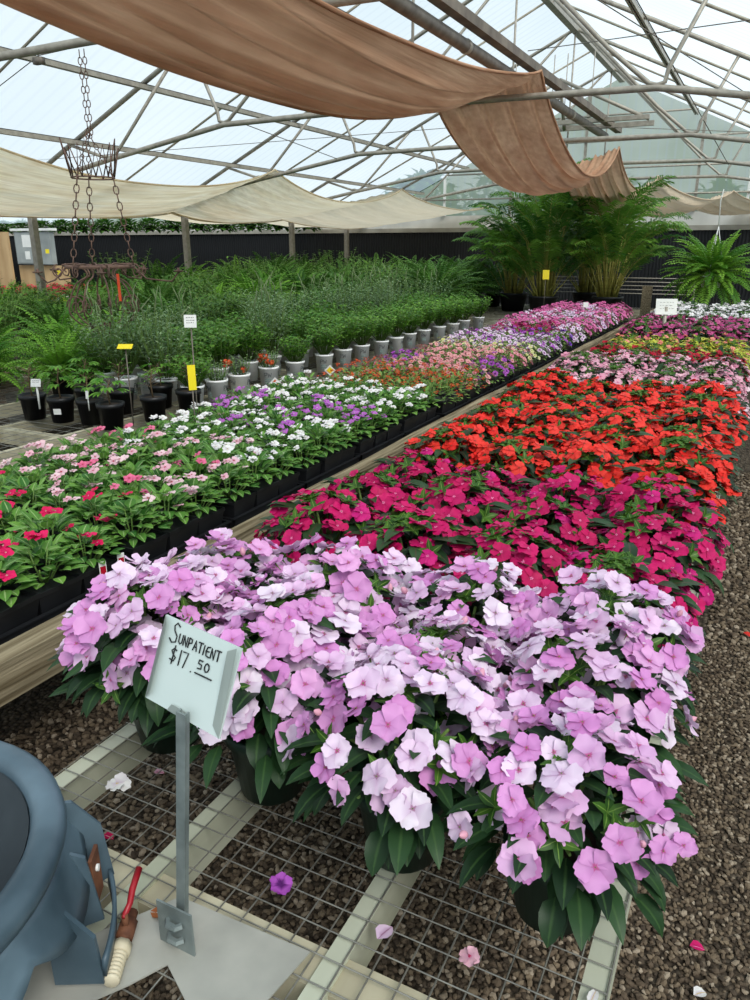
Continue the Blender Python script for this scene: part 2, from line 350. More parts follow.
# gutter posts
for k,Y in enumerate((1.15,4.65,8.65,12.2,16.0,18.7)):
    o=thing('gutter_post',(-10.3,Y,0),'grey steel gutter post, '+nth(k)+' from the viewer','post','gutter posts'); m=MB(); m.box((-.05,-.05,0),(.05,.05,2.25)); m.build('shaft',steel,o,False)
    m=MB(); m.box((-.09,-.09,0),(.09,.09,.012)); m.build('base_plate',steel_dark,o,False)
m=MB(); m.box((-10.4,-2,2.24),(-10.2,YE,2.30)); tag(m.build('valley_gutter',steel,None,False),'long steel valley gutter carried by the left posts','gutter')
for k,Y in enumerate((3.0,8.4,14.0)):
    m=MB(); m.box((2.68,Y-.05,0),(2.78,Y+.05,2.3)); tag(m.build('side_post',steel,None,False),'grey steel post on the right side wall, '+nth(k)+' from the viewer','post','side posts')

# ---------------------------------------------------------------- shade cloths
def cloth_mat(name,c1,c2,stain,trans):
    t=NT(name); tc=t.n('ShaderNodeTexCoord'); mp=t.n('ShaderNodeMapping'); mp.inputs['Scale'].default_value=(3,.5,3); t.l(tc.outputs['Object'],mp.inputs[0]); nz=t.n('ShaderNodeTexNoise'); nz.inputs['Scale'].default_value=2.2; nz.inputs['Detail'].default_value=6; t.l(mp.outputs[0],nz.inputs['Vector'])
    c=t.ramp(nz.outputs['Fac'],[(.3,rgb(c1)),(.7,rgb(c2))]); n2=t.noise(.9,5); c=t.mix(t.ramp(n2,[(.5,(0,0,0,1)),(.75,(.55,.55,.55,1))]),c,rgb(stain))
    m2=t.n('ShaderNodeMapping'); m2.inputs['Scale'].default_value=(22,.35,22); t.l(tc.outputs['Object'],m2.inputs[0]); n3=t.n('ShaderNodeTexNoise'); n3.inputs['Scale'].default_value=1.0; n3.inputs['Detail'].default_value=3; t.l(m2.outputs[0],n3.inputs['Vector']); c=t.mix(1.0,c,t.ramp(n3.outputs['Fac'],[(.38,(.86,.83,.80,1)),(.6,(1,1,1,1))]),'MULTIPLY'); sy=t.n('ShaderNodeSeparateXYZ'); t.l(tc.outputs['Object'],sy.inputs[0]); mr=t.n('ShaderNodeMapRange'); mr.inputs[1].default_value=11; mr.inputs[2].default_value=16; t.l(sy.outputs['Y'],mr.inputs[0]); c=t.mix(mr.outputs[0],c,t.mix(.75,c,rgb('e6dac2'))); t.prin(c,.9,0,t.bump(n3.outputs['Fac'],.8,.03),.1,trans); return t.m  # lengthwise streaks paint the shading of the folds into the cloth colour
clothA=cloth_mat('tan_shade_cloth','bd9173','d6ae8f','a0785a',.38); clothB=cloth_mat('cream_shade_cloth','ecdcba','f8eed6','d0ac7c',.62)
def interp(a,b,t): return tuple(p+(q-p)*t for p,q in zip(a,b))
def shade(name,crests,sags,mat,label,nf,famp,trough,scal=0):
    m=MB(); nv=88; rows=[]
    ph=[ru(0,6.28) for _ in range(6)]
    for k in range(len(crests)-1):
        A,B=crests[k],crests[k+1]; n=max(10,int((B[0]-A[0])*9))
        for i in range(n+(k==len(crests)-2)):
            u=i/n; y,xl,zl,xr,zr=interp(A,B,u); sg=4*u*(1-u); sg=sg**.85; row=[]
            fa=famp*(.35+.65*sg)
            for j in range(nv+1):
                t=j/nv; x=xl+(xr-xl)*t; z=zl+(zr-zl)*t - (sags[k] if not isinstance(sags[k],tuple) else sags[k][0]+(sags[k][1]-sags[k][0])*t)*sg*(1+.12*sin(t*3+ph[2])) - trough*4*t*(1-t)*(.3+.7*sg)
                z+=fa*(sin(t*nf*6.28+ph[0]+1.1*sin(y*.7+ph[1]))+.5*sin(t*nf*13.1+y*.9+ph[3]))
                x+=fa*.6*cos(t*nf*6.28+ph[4]+y*.5); z+=(.003+.006*(1-sg))*sin(t*82+sin(y*1.3)*2)+.006*sin(t*38+y*2.2+ph[5])
                if scal and j in (0,1): z-=scal*abs(sin(y*9))
                row.append(V((x,y,z)))
            rows.append(row)
    N=len(rows); vs=[p for r in rows for p in r]; w_=nv+1
    m.add(vs,[(i*w_+j,(i+1)*w_+j,(i+1)*w_+j+1,i*w_+j+1) for i in range(N-1) for j in range(nv)])
    o=m.build('shade_cloth',mat); tag(o,label,'shade cloth'); 
    # stitched hem along both long edges
    h=MB(); h.tube([r[0] for r in rows],.014,6); h.tube([r[-1] for r in rows],.014,6); h.build('hem',mat,o)
    return o
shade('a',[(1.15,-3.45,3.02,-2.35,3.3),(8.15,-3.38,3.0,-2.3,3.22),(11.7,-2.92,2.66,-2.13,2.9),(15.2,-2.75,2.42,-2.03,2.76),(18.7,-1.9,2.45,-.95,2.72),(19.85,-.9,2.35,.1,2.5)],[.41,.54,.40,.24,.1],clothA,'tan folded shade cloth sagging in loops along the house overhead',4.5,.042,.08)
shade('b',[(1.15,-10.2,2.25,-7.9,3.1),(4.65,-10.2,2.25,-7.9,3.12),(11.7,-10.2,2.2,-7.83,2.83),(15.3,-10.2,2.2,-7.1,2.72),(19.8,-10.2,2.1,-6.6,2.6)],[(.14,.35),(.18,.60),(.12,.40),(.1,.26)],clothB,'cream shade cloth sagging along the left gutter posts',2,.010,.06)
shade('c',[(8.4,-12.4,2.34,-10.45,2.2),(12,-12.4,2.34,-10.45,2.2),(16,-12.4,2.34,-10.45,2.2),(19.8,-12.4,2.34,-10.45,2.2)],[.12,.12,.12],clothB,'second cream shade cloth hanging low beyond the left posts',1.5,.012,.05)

# ---------------------------------------------------------------- benches
wood_l=plain('weathered_pale_wood','a39c84','c4bea4',3.0,.8,0,.25,.25,vscale=(3,.4,3)); wood_d=plain('grey_weathered_wood','574b36','9c9076',1.3,.85,0,.7,.2,vscale=(40,1.6,40)); alu=plain('aluminium_rail','b9bda6','d3d6c2',4,.45,.25,.04,vscale=(2,.3,2))
block=plain('concrete_block','6f6c66','8b8780',12,.9,0,.3)
wirem=plain('galvanised_wire','85837c','a9a69c',20,.4,.7); rust=plain('rusty_metal','59382a','8a5a3e',20,.8,.3,.2)
def bench(name,x0,x1,y0,y1,z,rails,cross,label,railm,meshsp=None,facem=None,ystart=None):
    o=thing(name,((x0+x1)/2,y0,0),label,'bench'); ox=-(x0+x1)/2
    for k,x in enumerate(rails):
        m=MB(); w_=.036 if 0<k<len(rails)-1 else .04
        m.box((x+ox-w_/2,0,z-.10),(x+ox+w_/2,y1-y0,z-.008)); r=m.build('rail',facem if facem and k in(0,len(rails)-1) else railm,o,False)
    for y in cross:
        m=MB(); m.box((x0+ox+.03,y-y0-.035,z-.105),(x1+ox-.03,y-y0+.035,z-.015)); m.build('cross_rail',wood_l,o,False)
    for x in (x0+.3,x1-.35):
        for y in range(int(y0)+2,int(y1)+1,2):
            m=MB(); m.box((x+ox-.1,y-y0+.3,0),(x+ox+.1,y-y0+.5,z-.105)); m.build('leg',block,o,False)
    if meshsp:
        m=MB(); n=int((x1-x0)/meshsp)
        for i in range(n+1): 
            x=x0+ox+(x1-x0)*i/n; m.tube([(x,0,z-.0035),(x,y1-y0,z-.0035)],.0017,4,cap=False)
        n=int((y1-y0)/meshsp)
        for i in range(n+1):
            y=(y1-y0)*i/n; m.tube([(x0+ox,y,z-.0012),(x1+ox,y,z-.0012)],.0017,4,cap=False)
        m.build('wire_mesh',wirem,o)
    return o
BZ=.5
bench('plant_bench',-1.245,-.065,.12,12.0,BZ,[-1.225,-.87,-.475,-.085],[.775,2.0,3.3,4.6,5.9,7.2,8.5,9.8,11.1],'long low bench of pale rails and wire mesh beside the gravel path',alu,.0475)
bench('plant_bench',-5.95,-1.77,.3,15.2,BZ,[-5.93,-4.9,-4.3,-3.75,-3.3,-2.7,-2.25,-1.79],[.6,1.5,2.0,2.55,3.15,4.6,6,7.5,9,10.5,12,12.6,13.2,13.8,14.4,14.9],'wide weathered timber bench carrying flats of bedding plants and potted shrubs',wood_l,.10,wood_d)
for k,(a,b,c,d,lab) in enumerate([(-9.9,-6.6,2.5,16.5,'timber bench behind the left aisle crowded with green shrubs and ferns'),(-16.0,-10.7,4.0,16.5,'far left timber bench with rows of red, silver and yellow plants')]):
    bench('plant_bench',a,b,c,d,BZ,[a+.02,(a+b)/2,b-.02],[c+.1,c+4,c+8,d-.2],lab,wood_l,None,wood_d)
# front plank of the second bench, split and wavy
o=tag(MB().build('edge_plank',wood_d),'long weathered grey edge plank along the front of the timber bench','plank')
m=MB()
def pk(u,v): # v around section
    y=.3+14.9*u; b=.012*sin(y*1.7)+.006*sin(y*5.1); sec=[(-.035,-.075),(.03+b,-.085),(.032+b,-.03),(.026+b,.0),(.03+b,.035),(-.02,.045),(-.035,.045),(-.035,-.075)]
    a=sec[int(round(v*7))]; return V((-1.735+a[0],y,BZ-.005+a[1]+b*.4))
m.grid(pk,120,7); o.data=m.mesh('edge_plank',wood_d,False)

# flat metal plate + fallen bits
m=MB(); P=[(-.775,.768),(-.512,.778),(-.53,.655),(-.60,.60),(-.705,.655),(-.735,.60),(-.86,.42),(-.93,.52)]
m.prism(P,BZ+.0035,BZ+.0065); tag(m.build('metal_plate',plain('dusty_zinc','9a9a92','b9b8ae',7,.6,.25,.06),None,False),'flat dusty grey metal plate lying on the wire mesh under the price sign','plate')
def petal_thing(x,y,z,c,lab,sz=.04,mat=None,nm='fallen_blossom'):
    m=MB(); m.blossom((0,0,.008),(ru(-.3,.3),ru(-.3,.3),1),sz,'impatiens'); o=m.build(nm,mat); o.location=(x,y,z); tag(o,lab,'petals')
# ================================================================== PLANTS
green_pot=plain('dark_green_plastic','12281f','1b3529',5,.45,0,.03); black_pot=plain('black_plastic','101113','1c1d20',6,.45,0,.03)
soil=plain('potting_soil','231a13','3d2f24',30,.95,0,.5); stem_m=plain('green_stem','51702f','6d8a40',6,.6); brown_stem=plain('brown_stem','5b4a33','75634a',9,.8)
def pot_mesh(rt,rb,h,rim=.012,mat=black_pot,n=20):
    m=MB(); m.lathe([(0,.0),(rb,0),(rb+(rt-rb)*.82,h*.82),(rt+rim*.3,h*.82),(rt+rim*.5,h),(rt-.004,h),(rt-.008,h*.9),(0,h*.88)],n)
    return m.mesh('pot',mat)
def soil_mesh(r,z):
    m=MB(); m.lathe([(0,z+.004),(r*.6,z+.006),(r,z)],12); return m.mesh('soil',soil)
imp_leaf=leaf_mat('impatiens_leaf','152a18','2c4a28','3d5a30',.42,.15)
imp_leaf_y=leaf_mat('young_impatiens_leaf','2c501e','4f772a','86a84e',.4,.25)
mag_leaf=leaf_mat('bronze_green_leaf','1b2f1e','35522f','4f4234',.42,.15)
var_leaf=leaf_mat('variegated_leaf','8aa82c','c4cc3c','f0e468',.4,.25,edge='e9df63')
def sph(R_,H,phi,th): return V((R_*sin(th)*cos(phi),R_*sin(th)*sin(phi),H*cos(th)))
def imp_foliage(R_,H,zc,n,mat,L=.085,W=.036,seed=1):
    random.seed(seed); m=MB()
    for k in range(n):
        th=math.acos(1-1.02*(k+.5)/n); phi=k*2.39996+ru(-.3,.3); p=sph(R_,H,phi,th)*ru(.6,.93); p.z+=zc
        out=V((cos(phi),sin(phi),0)); d=out*(.55+.5*sin(th))+V((0,0,.55-.75*(th/1.9)))+V((ru(-.3,.3),ru(-.3,.3),ru(-.25,.25)))
        up=V((0,0,1))+out*.3*sin(th)
        m.leaf(p,d,up,L*ru(.75,1.25),W*ru(.8,1.2),ru(.3,.9),ru(.1,.35),5,0,.06)
    for k in range(int(n*.16)):   # whorls of young leaves at the shoot tips
        th=ru(0,1.35); phi=ru(0,6.28); p=sph(R_,H,phi,th)*.97; p.z+=zc; g=ru(0,6)
        for q in range(5):
            a=g+q*1.26; nr=sph(1,1,phi,th); x=nr.orthogonal(); y=nr.cross(x); d=x*cos(a)+y*sin(a)+nr*.8
            m.leaf(p,d,nr,L*.48,W*.45,.3,.3,3,1)
    for k in range(14):   # stems
        th=ru(.2,1.3); phi=ru(0,6.28); p=sph(R_,H,phi,th)*.9; m.tube([(0,0,zc-.1),(p.x*.45,p.y*.45,zc+p.z*.35),(p.x,p.y,p.z+zc)],[.006,.005,.003],5,2)
    return m.mesh('foliage',[mat,imp_leaf_y,stem_m])
def blossom_spots(R_,H,zc,n,seed,thmax=1.75,lift=.45,jit=.35,gap=.0,rj=(.95,1.12)):
    random.seed(seed); out=[]
    for k in range(n):
        th=math.acos(1-(1-cos(thmax))*(k+.5)/n); phi=k*2.39996+ru(-.35,.35); p=sph(R_,H,phi,th)*ru(*rj); p.z+=zc
        if R()<gap: continue
        nr=sph(1,1,phi,th)*.75+V((-.05,-.16,lift))+V((ru(-jit,jit),ru(-jit,jit),ru(-jit,jit)*.5)); out.append((p,nr))
    return out
PET={}
def petset(key,*a,**k): PET[key]=petal_mat(key,*a,**k)
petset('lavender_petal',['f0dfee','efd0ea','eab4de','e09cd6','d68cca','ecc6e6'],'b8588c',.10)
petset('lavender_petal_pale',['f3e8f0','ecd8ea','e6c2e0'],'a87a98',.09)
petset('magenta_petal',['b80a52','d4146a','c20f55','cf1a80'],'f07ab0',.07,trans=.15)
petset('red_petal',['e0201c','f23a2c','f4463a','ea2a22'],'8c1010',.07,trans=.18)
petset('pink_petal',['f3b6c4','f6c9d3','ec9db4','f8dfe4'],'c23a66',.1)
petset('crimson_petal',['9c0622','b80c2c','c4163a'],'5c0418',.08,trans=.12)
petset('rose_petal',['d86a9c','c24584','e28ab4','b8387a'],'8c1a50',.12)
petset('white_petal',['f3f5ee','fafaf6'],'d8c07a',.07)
petset('coral_petal',['ee8a70','f4a890','e0705a'],'b43c34',.1)
petset('vinca_crimson',['d00e4c','e01c60','d81458'],'f2b0b8',.07,trans=.15)
petset('vinca_blush',['f6d6da','f4c4cc','f8e4e4'],'c41a48',.13)
petset('vinca_pink',['ee6a94','f288a8'],'c01a50',.14)
petset('vinca_white',['f4f5f0','fafbf8'],'e6e2b0',.1)
petset('vinca_violet',['b865c4','c678ce'],'f0e0f0',.1)
petset('orange_floret',['d8461e','e8683a','c83a1c'],'f0b070',.2)
petset('petunia_violet',['b04ac0','c46ace','a040b0'],throat='4c1060')
petset('petunia_pink',['e070ac','ee8ec0','d85a9c'],throat='a02a70')
petset('petunia_vein',['d8b0d8','ecd6ea','c894cc'],throat='6a2070',edge='f0e4f0')
petset('petunia_magenta',['a01058','b81a68','8c0c4c'],throat='500628')
petset('petunia_salmon',['e69aa0','f0b4b0','e488a0'],throat='c06a50')
petset('petunia_lemon',['e6e69a','eeeeb8','dfe08a'],throat='a8b040')
petset('petunia_purple',['6a2aa8','7c38b8'],throat='2c0a50')
def blossom_meshes(key,kind,size,n=6,seed=3,kinds=None):
    out=[]; random.seed(seed)
    for k in range(n):
        m=MB(); m.blossom((0,0,0),(ru(-.05,.05),ru(-.05,.05),1),size*ru(.88,1.12),kind,0,None,(k+.5)/n); m.tube([(0,0,-.002),(0,0,.003)],[.0016,.001],5,1)
        if kind=='impatiens' and k%2: m.tube([(0,0,0),(.004,0,-.012),(.012,0,-.02)],[.0022,.0012,.0006],4,1)
        out.append(m.mesh('blossom',[PET[key],stem_m]))
    return out
def bud_mesh():
    m=MB(); m.lathe([(0,-.008),(.005,-.004),(.0065,.002),(.004,.009),(0,.013)],8); return m.mesh('bud',PET['pink_petal'])
BUD=bud_mesh()
def ell(m,spots,size,kind,mi):
    for p,nr in spots: m.blossom(p,nr,size*ru(.85,1.12),kind,mi)

# ---- the long bench of impatiens
POTI=pot_mesh(.092,.066,.165,mat=green_pot,n=28); SOILI=soil_mesh(.085,.147)
FOL=[imp_foliage(.185,.18,.185,125,imp_leaf,seed=s) for s in (1,2,3,4)]
FOLM=[imp_foliage(.185,.18,.18,125,mag_leaf,L=.09,W=.042,seed=s) for s in (11,12,13)]
FOLY=[imp_foliage(.18,.16,.16,130,var_leaf,L=.09,W=.03,seed=s) for s in (21,22)]
XS=[-.225,-.51,-.81,-1.10]
def placed_plant(loc,label,group,pot,foliage,spots,meshes,rz,sc,cat='flower',nm='impatiens_plant',prob=None,buds=3,soilm=None):
    o=thing(nm,loc,label,cat,group,rz,sc); pp=link('pot',pot,o)
    if soilm: link('soil',soilm,pp)
    link('foliage',foliage,o)
    if isinstance(meshes,list):
        for k,(p,nr) in enumerate(spots):
            link('blossom',random.choice(meshes),o,p,align(nr,ru(0,6.28)),ru(.9,1.15))
        for k in range(buds):
            p,nr=random.choice(spots); q=p+V((ru(-.03,.03),ru(-.03,.03),ru(-.01,.02))); link('bud',BUD,o,q,align(nr),ru(.8,1.3))
    elif meshes: link('blossoms',meshes,o)
    return o
LAV=blossom_meshes('lavender_petal','impatiens',.060,10,3)+blossom_meshes('lavender_petal_pale','impatiens',.060,5,5)
MAG=blossom_meshes('magenta_petal','impatiens',.064,6,7); REDB=blossom_meshes('red_petal','impatiens',.060,6,8); PNK=blossom_meshes('pink_petal','impatiens',.06,6,9)
def merged(key,kind,size,R_,H,zc,n,seed,thmax=1.6,**kw):
    sp=blossom_spots(R_,H,zc,n,seed,thmax,**kw); m=MB(); ell(m,sp,size,kind,0); return m.mesh('blossoms',PET[key])
spans=[('lavender',[(1.06,0),(1.31,.0),(1.54,.0)],LAV,FOL,70,'pale lavender impatiens in a green pot',1),
 ('magenta',[(1.86,0),(2.17,0),(2.48,0)],MAG,FOLM,66,'deep magenta impatiens in a green pot',1),
 ('red',[(2.84,0),(3.16,0),(3.49,0),(3.82,0),(4.15,0),(4.48,0)],REDB,FOLM,84,'bright scarlet impatiens in a green pot',1)]
GRP=[]
for kname,rows,ms,fols,nb,lab,ind in spans:
    for r,(y,_) in enumerate(rows):
        for c,x in enumerate(XS):
            random.seed(hash((len(kname),r,c))%9999+r*17+c*5)
            yy=y+ru(-.02,.02)-(.055*c if kname=='lavender' and r else 0)+([0,.0,.03,.12][c] if (kname=='lavender' and r==0) else 0); xx=x+ru(-.015,.015)
            if kname=='lavender' and r==0: xx=[-.185,-.475,-.80,-1.125][c]
            sc=ru(.94,1.06) if kname!='lavender' or r else (.93 if c==0 else 1.0)
            n=nb; sp=blossom_spots(.195,.18,.215 if kname=='lavender' else .18,n,r*10+c+len(kname)*100,1.42 if kname=='lavender' else 1.55,lift=.45 if kname=='lavender' else .75,jit=.5,rj=(.84,1.14))
            placed_plant((xx,yy,BZ),lab+', '+nth(c)+' from the path, '+nth(r)+' '+kname+' row',kname+' impatiens on the low bench',POTI,random.choice(fols),sp,ms,ru(-.3,.3),sc,soilm=SOILI,buds=4 if kname=='lavender' else 0)
far=[('pale_pink',[4.86,5.18,5.50,5.82],'pink_petal',FOL,'impatiens',.062,74,'light pink impatiens behind the red ones',1.0,.16),
 ('crimson',[6.15,6.5],'crimson_petal',FOL,'impatiens',.06,66,'dark crimson impatiens',.92,.12),
 ('yellow',[6.9,7.25,7.6],'coral_petal',FOLY,'impatiens',.05,9,'yellow variegated impatiens',.95,.1),
 ('rose',[8.0,8.4,8.8,9.2],'rose_petal',FOLM,'impatiens',.066,60,'rose pink dark leaved impatiens',1.02,.1),
 ('white',[9.7,10.1,10.5,10.9,11.3],'white_petal',FOL,'impatiens',.066,88,'white impatiens at the far end',1.05,.1)]
for kname,rows,key,fols,kind,sz,nb,lab,scl,_ in far:
    MM=[merged(key,kind,sz,.20,.19,.165,nb,s+nb,1.6,lift=.5) for s in range(3)]
    for r,y in enumerate(rows):
        for c,x in enumerate(XS):
            random.seed(r*17+c*5+nb); placed_plant((x+ru(-.02,.02),y+ru(-.03,.03),BZ),lab+', '+nth(c)+' from the path, '+nth(r)+' row of its colour',kname.replace('_',' ')+' impatiens on the low bench',POTI,random.choice(fols),[],random.choice(MM),ru(0,6.28),scl*ru(.94,1.05),soilm=SOILI)

# ---- flats of vinca and petunias on the timber bench
vin_leaf=leaf_mat('vinca_leaf','3c7030','7cac4c','aecb88',.4,.28); pet_leaf=leaf_mat('petunia_leaf','587c3c','8cac5a','8aa860',.6,.25)
def bushy(R_,H,zc,n,mat,L,W,seed,young=True,thm=1.7):
    random.seed(seed); m=MB()
    for k in range(n):
        th=math.acos(1-(1-cos(thm))*(k+.5)/n); phi=k*2.39996; p=sph(R_,H,phi,th)*ru(.55,.95); p.z+=zc; out=V((cos(phi),sin(phi),0))
        m.leaf(p,out*(.5+.4*sin(th))+V((ru(-.4,.4),ru(-.4,.4),.5-.3*th+ru(-.25,.35))),(0,0,1),L*ru(.7,1.2),W*ru(.8,1.2),ru(.05,.4),ru(.1,.4),4,0)
    for k in range(8):
        th=ru(0,1.2); phi=ru(0,6.28); p=sph(R_,H,phi,th)*.9; m.tube([(0,0,zc-.05),(p.x,p.y,p.z+zc)],[.004,.0025],4,1)
    return m.mesh('foliage',[mat,stem_m])
VF=[bushy(.10,.11,.11,75,vin_leaf,.056,.034,s,thm=1.45) for s in (31,32,33)]; PF=[bushy(.155,.13,.09,130,pet_leaf,.045,.02,s) for s in (41,42)]
def tray_mesh(w_,l,nx,ny):
    m=MB(); h=.075; 
    m.box((-w_/2,-l/2,0),(w_/2,l/2,.006))
    for (a,b) in (((-w_/2,-l/2,0),(-w_/2+.006,l/2,h*.6)),((w_/2-.006,-l/2,0),(w_/2,l/2,h*.6)),((-w_/2,-l/2,0),(w_/2,-l/2+.006,h*.6)),((-w_/2,l/2-.006,0),(w_/2,l/2,h*.6))): m.box(a,b)
    for (a,b) in (((w_/2-.008,-l/2-.006,h*.52),(w_/2+.008,l/2+.006,h*.6)),((-w_/2-.008,-l/2-.006,h*.52),(-w_/2+.008,l/2+.006,h*.6)),((-w_/2,-l/2-.008,h*.52),(w_/2,-l/2+.006,h*.6)),((-w_/2,l/2-.006,h*.52),(w_/2,l/2+.008,h*.6))): m.box(a,b)
    return m.mesh('tray',black_pot,False)
def cellpot(w_,h=.10):
    m=MB(); a=w_*.5; b=w_*.40; q=[(-1,-1),(1,-1),(1,1),(-1,1)]
    P=[(x*b,y*b,.0) for x,y in q]+[(x*a*.96,y*a*.96,h*.86) for x,y in q]+[(x*a,y*a,h*.86) for x,y in q]+[(x*a,y*a,h) for x,y in q]+[(x*a*.93,y*a*.93,h) for x,y in q]+[(x*a*.9,y*a*.9,h*.9) for x,y in q]
    fs=[(3,2,1,0)]
    for l in range(5): fs+=[(l*4+k,l*4+(k+1)%4,l*4+4+(k+1)%4,l*4+4+k) for k in range(4)]
    fs.append((20,21,22,23)); m.add(P,fs); return m.mesh('pot',black_pot,False)
TR1=tray_mesh(.35,.53,2,3); TR2=tray_mesh(.50,.50,2,2); CP1=cellpot(.165); CP2=cellpot(.24,.11)
VC=blossom_meshes('vinca_crimson','vinca',.05,3,51); VB=blossom_meshes('vinca_blush','vinca',.044,3,52); VP=blossom_meshes('vinca_pink','vinca',.046,3,53); VW=blossom_meshes('vinca_white','vinca',.044,3,54); VV=blossom_meshes('vinca_violet','vinca',.044,3,55)
tx=[-1.985,-2.34,-2.695]; ty=[.62+.56*k for k in range(7)]
vk={'crimson':(VC,'green vinca with crimson blossoms'),'blush':(VB,'green vinca with pale pink red eyed blossoms'),'pink':(VP,'green vinca with rose pink blossoms'),'white':(VW,'green vinca with white blossoms'),'violet':(VV,'green vinca with violet blossoms')}
for j,y in enumerate(ty):
    for i,x in enumerate(tx):
        t=link('seedling_tray',TR1,None,(x,y+.27,BZ+.001)); tag(t,'black plastic tray of vinca, '+nth(i)+' from the front plank, '+nth(j)+' tray row back','tray','trays of vinca')
        for a in range(3):
            for b in range(2):
                Y=y+.27+(a-1)*.172; X=x+(.5-b)*.17; rr=j*3+a; random.seed(rr*31+i*7+b*3)
                if Y<2.0: kk='crimson'
                elif Y<2.55: kk=random.choice(['blush','blush','pink'])
                elif Y<2.8: kk=random.choice(['pink','blush','white'])
                elif Y<3.4: kk=random.choice(['white','white','white','violet'])
                elif Y<3.75: kk=random.choice(['violet','white','violet'])
                else: kk='white'
                if Y<2.0 and i>=1 and j==2: kk=random.choice(['crimson','blush'])
                ms,lab=vk[kk]; n=random.choice([2,3,4]) if kk=='crimson' else random.choice([5,6,7,8])
                if kk in('white','violet'): n=9
                sp=[(sph(.10,.12,ru(0,6.28),ru(0,1.25))+V((0,0,.125)),V((ru(-.35,.35),ru(-.5,.1),.9))) for _ in range(n)]
                if kk in('crimson','blush'):   # paired heads on a shoot
                    q=sp[0][0]; sp[-1]=(q+V((.03,.012,.002)),sp[-1][1])
                placed_plant((X,Y,BZ+.008),lab+', '+nth(i*2+b)+' from the front plank, '+nth(rr)+' row back',kk+' vinca in black trays',CP1,random.choice(VF),sp,ms,ru(-.06,.06),ru(.95,1.12),nm='vinca_plant',buds=0)
# petunia zone
def multi(key,kind,size,n,seed,R_=.165,H=.15,zc=.10,clusters=False):
    random.seed(seed); m=MB()
    if clusters:
        for k in range(n):
            c=sph(R_,H,k*2.4+ru(-.3,.3),math.acos(1-1.05*(k+.5)/n))*ru(.95,1.1)+V((0,0,zc))
            for q in range(9):
                o_=V((ru(-1,1),ru(-1,1),ru(-.2,1)))*.017; m.blossom(c+o_,o_+V((0,0,.03)),size,'f',0)
    else: ell(m,blossom_spots(R_,H,zc,n,seed,1.55,lift=.4),size,kind,0)
    return m.mesh('blossoms',PET[key])
ORG=[multi('orange_floret','f',.015,20,s,clusters=True) for s in (61,62,63)]
pk_={'violet':[multi('petunia_violet','petunia',.045,26,s) for s in (1,2)],'pink':[multi('petunia_pink','petunia',.05,34,s) for s in (3,4)],'vein':[multi('petunia_vein','petunia',.045,40,s) for s in (5,6)],'magenta':[multi('petunia_magenta','petunia',.05,36,s) for s in (7,8)],'salmon':[multi('petunia_salmon','petunia',.04,36,s) for s in (9,10)],'lemon':[multi('petunia_lemon','petunia',.035,44,s) for s in (12,13)],'purple':[multi('petunia_purple','petunia',.05,10,s) for s in (14,15)]}
pl={'violet':'violet petunia with dark throats','pink':'bright pink petunia','vein':'lilac veined petunia','magenta':'dark magenta petunia','salmon':'salmon pink calibrachoa','lemon':'pale yellow calibrachoa','purple':'petunia with a few deep purple blooms','orange':'low verbena with orange red flower clusters'}
px_=[-1.93,-2.17,-2.44,-2.68]; gy=[]; y=4.70
while y<11.6: gy.append(y); gy.append(y+.25); y+=.53
for r,y in enumerate(gy):
    if r%2==0:
        for i,x in enumerate((-2.05,-2.56)):
            t=link('seedling_tray',TR2,None,(x,y+.125,BZ+.001)); tag(t,'black tray of petunias, '+nth(i)+' from the front plank, '+nth(r//2)+' tray row behind the vinca','tray','trays of petunias')
    for c,x in enumerate(px_):
        random.seed(r*13+c*3)
        if y<5.45: kk='orange'
        elif y<6.6: kk=random.choice(['violet','salmon','salmon','violet']) if c>1 else random.choice(['salmon','violet','salmon'])
        elif y<7.0: kk='lemon'
        elif y<8.2: kk=random.choice(['vein','vein','purple','violet'])
        elif y<8.9: kk=random.choice(['magenta','magenta','pink','vein'])
        else: kk=random.choice(['pink','pink','pink','magenta' if c>3 else 'vein'])
        ms=random.choice(ORG if kk=='orange' else pk_[kk]); o=placed_plant((x,y,BZ+.008),pl[kk]+', '+nth(c)+' from the front plank, '+nth(r)+' row behind vinca',kk+' annuals in black trays',CP2,random.choice(PF),[],ms,ru(-.05,.05),ru(.95,1.1),nm='verbena_plant' if kk=='orange' else 'petunia_plant')
        if y>8.9: o.scale=(1.18,1.18,1.18)
        o.rotation_euler.z=random.choice([0,pi/2,pi])+ru(-.05,.05)

# ---- fern / shrub / palm generators
def frond(m,p,d,L,w,arch,n=16,mi=0,pin=.5,mr=1,seg=2,rr=.0025,lw=.35):
    p=V(p); d=V(d).normalized(); side=d.cross(V((0,0,1))); side=side.normalized() if side.length>1e-3 else V((1,0,0)); pts=[p.copy()]; cur=p.copy(); ang=math.asin(max(-1,min(1,d.z))); hz=V((d.x,d.y,0)); hz=hz.normalized() if hz.length>1e-4 else V((1,0,0)); g=R()
    for i in range(n):
        u=i/n; dd=hz*cos(ang)+V((0,0,sin(ang))); nr=V((0,0,cos(ang)))-hz*sin(ang); cur=cur+dd*(L/n); ang-=arch/n*(.5+u); pts.append(cur.copy())
        if u>.1:
            pw=w*(sin(pi*min(1,.12+u*.9))**.7)
            for s_ in (-1,1):
                a=cur+V((0,0,0)); t=dd*pin+side*s_+nr*ru(-.25,.15); t.normalize(); b=a+t*pw*.55+nr*.0; c=a+t*pw-V((0,0,pw*.25)); wd=dd*(L/n*lw)
                m.add([a,b+wd,c,b-wd],[(0,1,2,3)],mi,[(0,g,0),(.6,g,.5),(1,g,1),(.6,g,.5)])
    m.tube(pts,[rr*(1-.7*i/len(pts)) for i in range(len(pts))],4,mr)
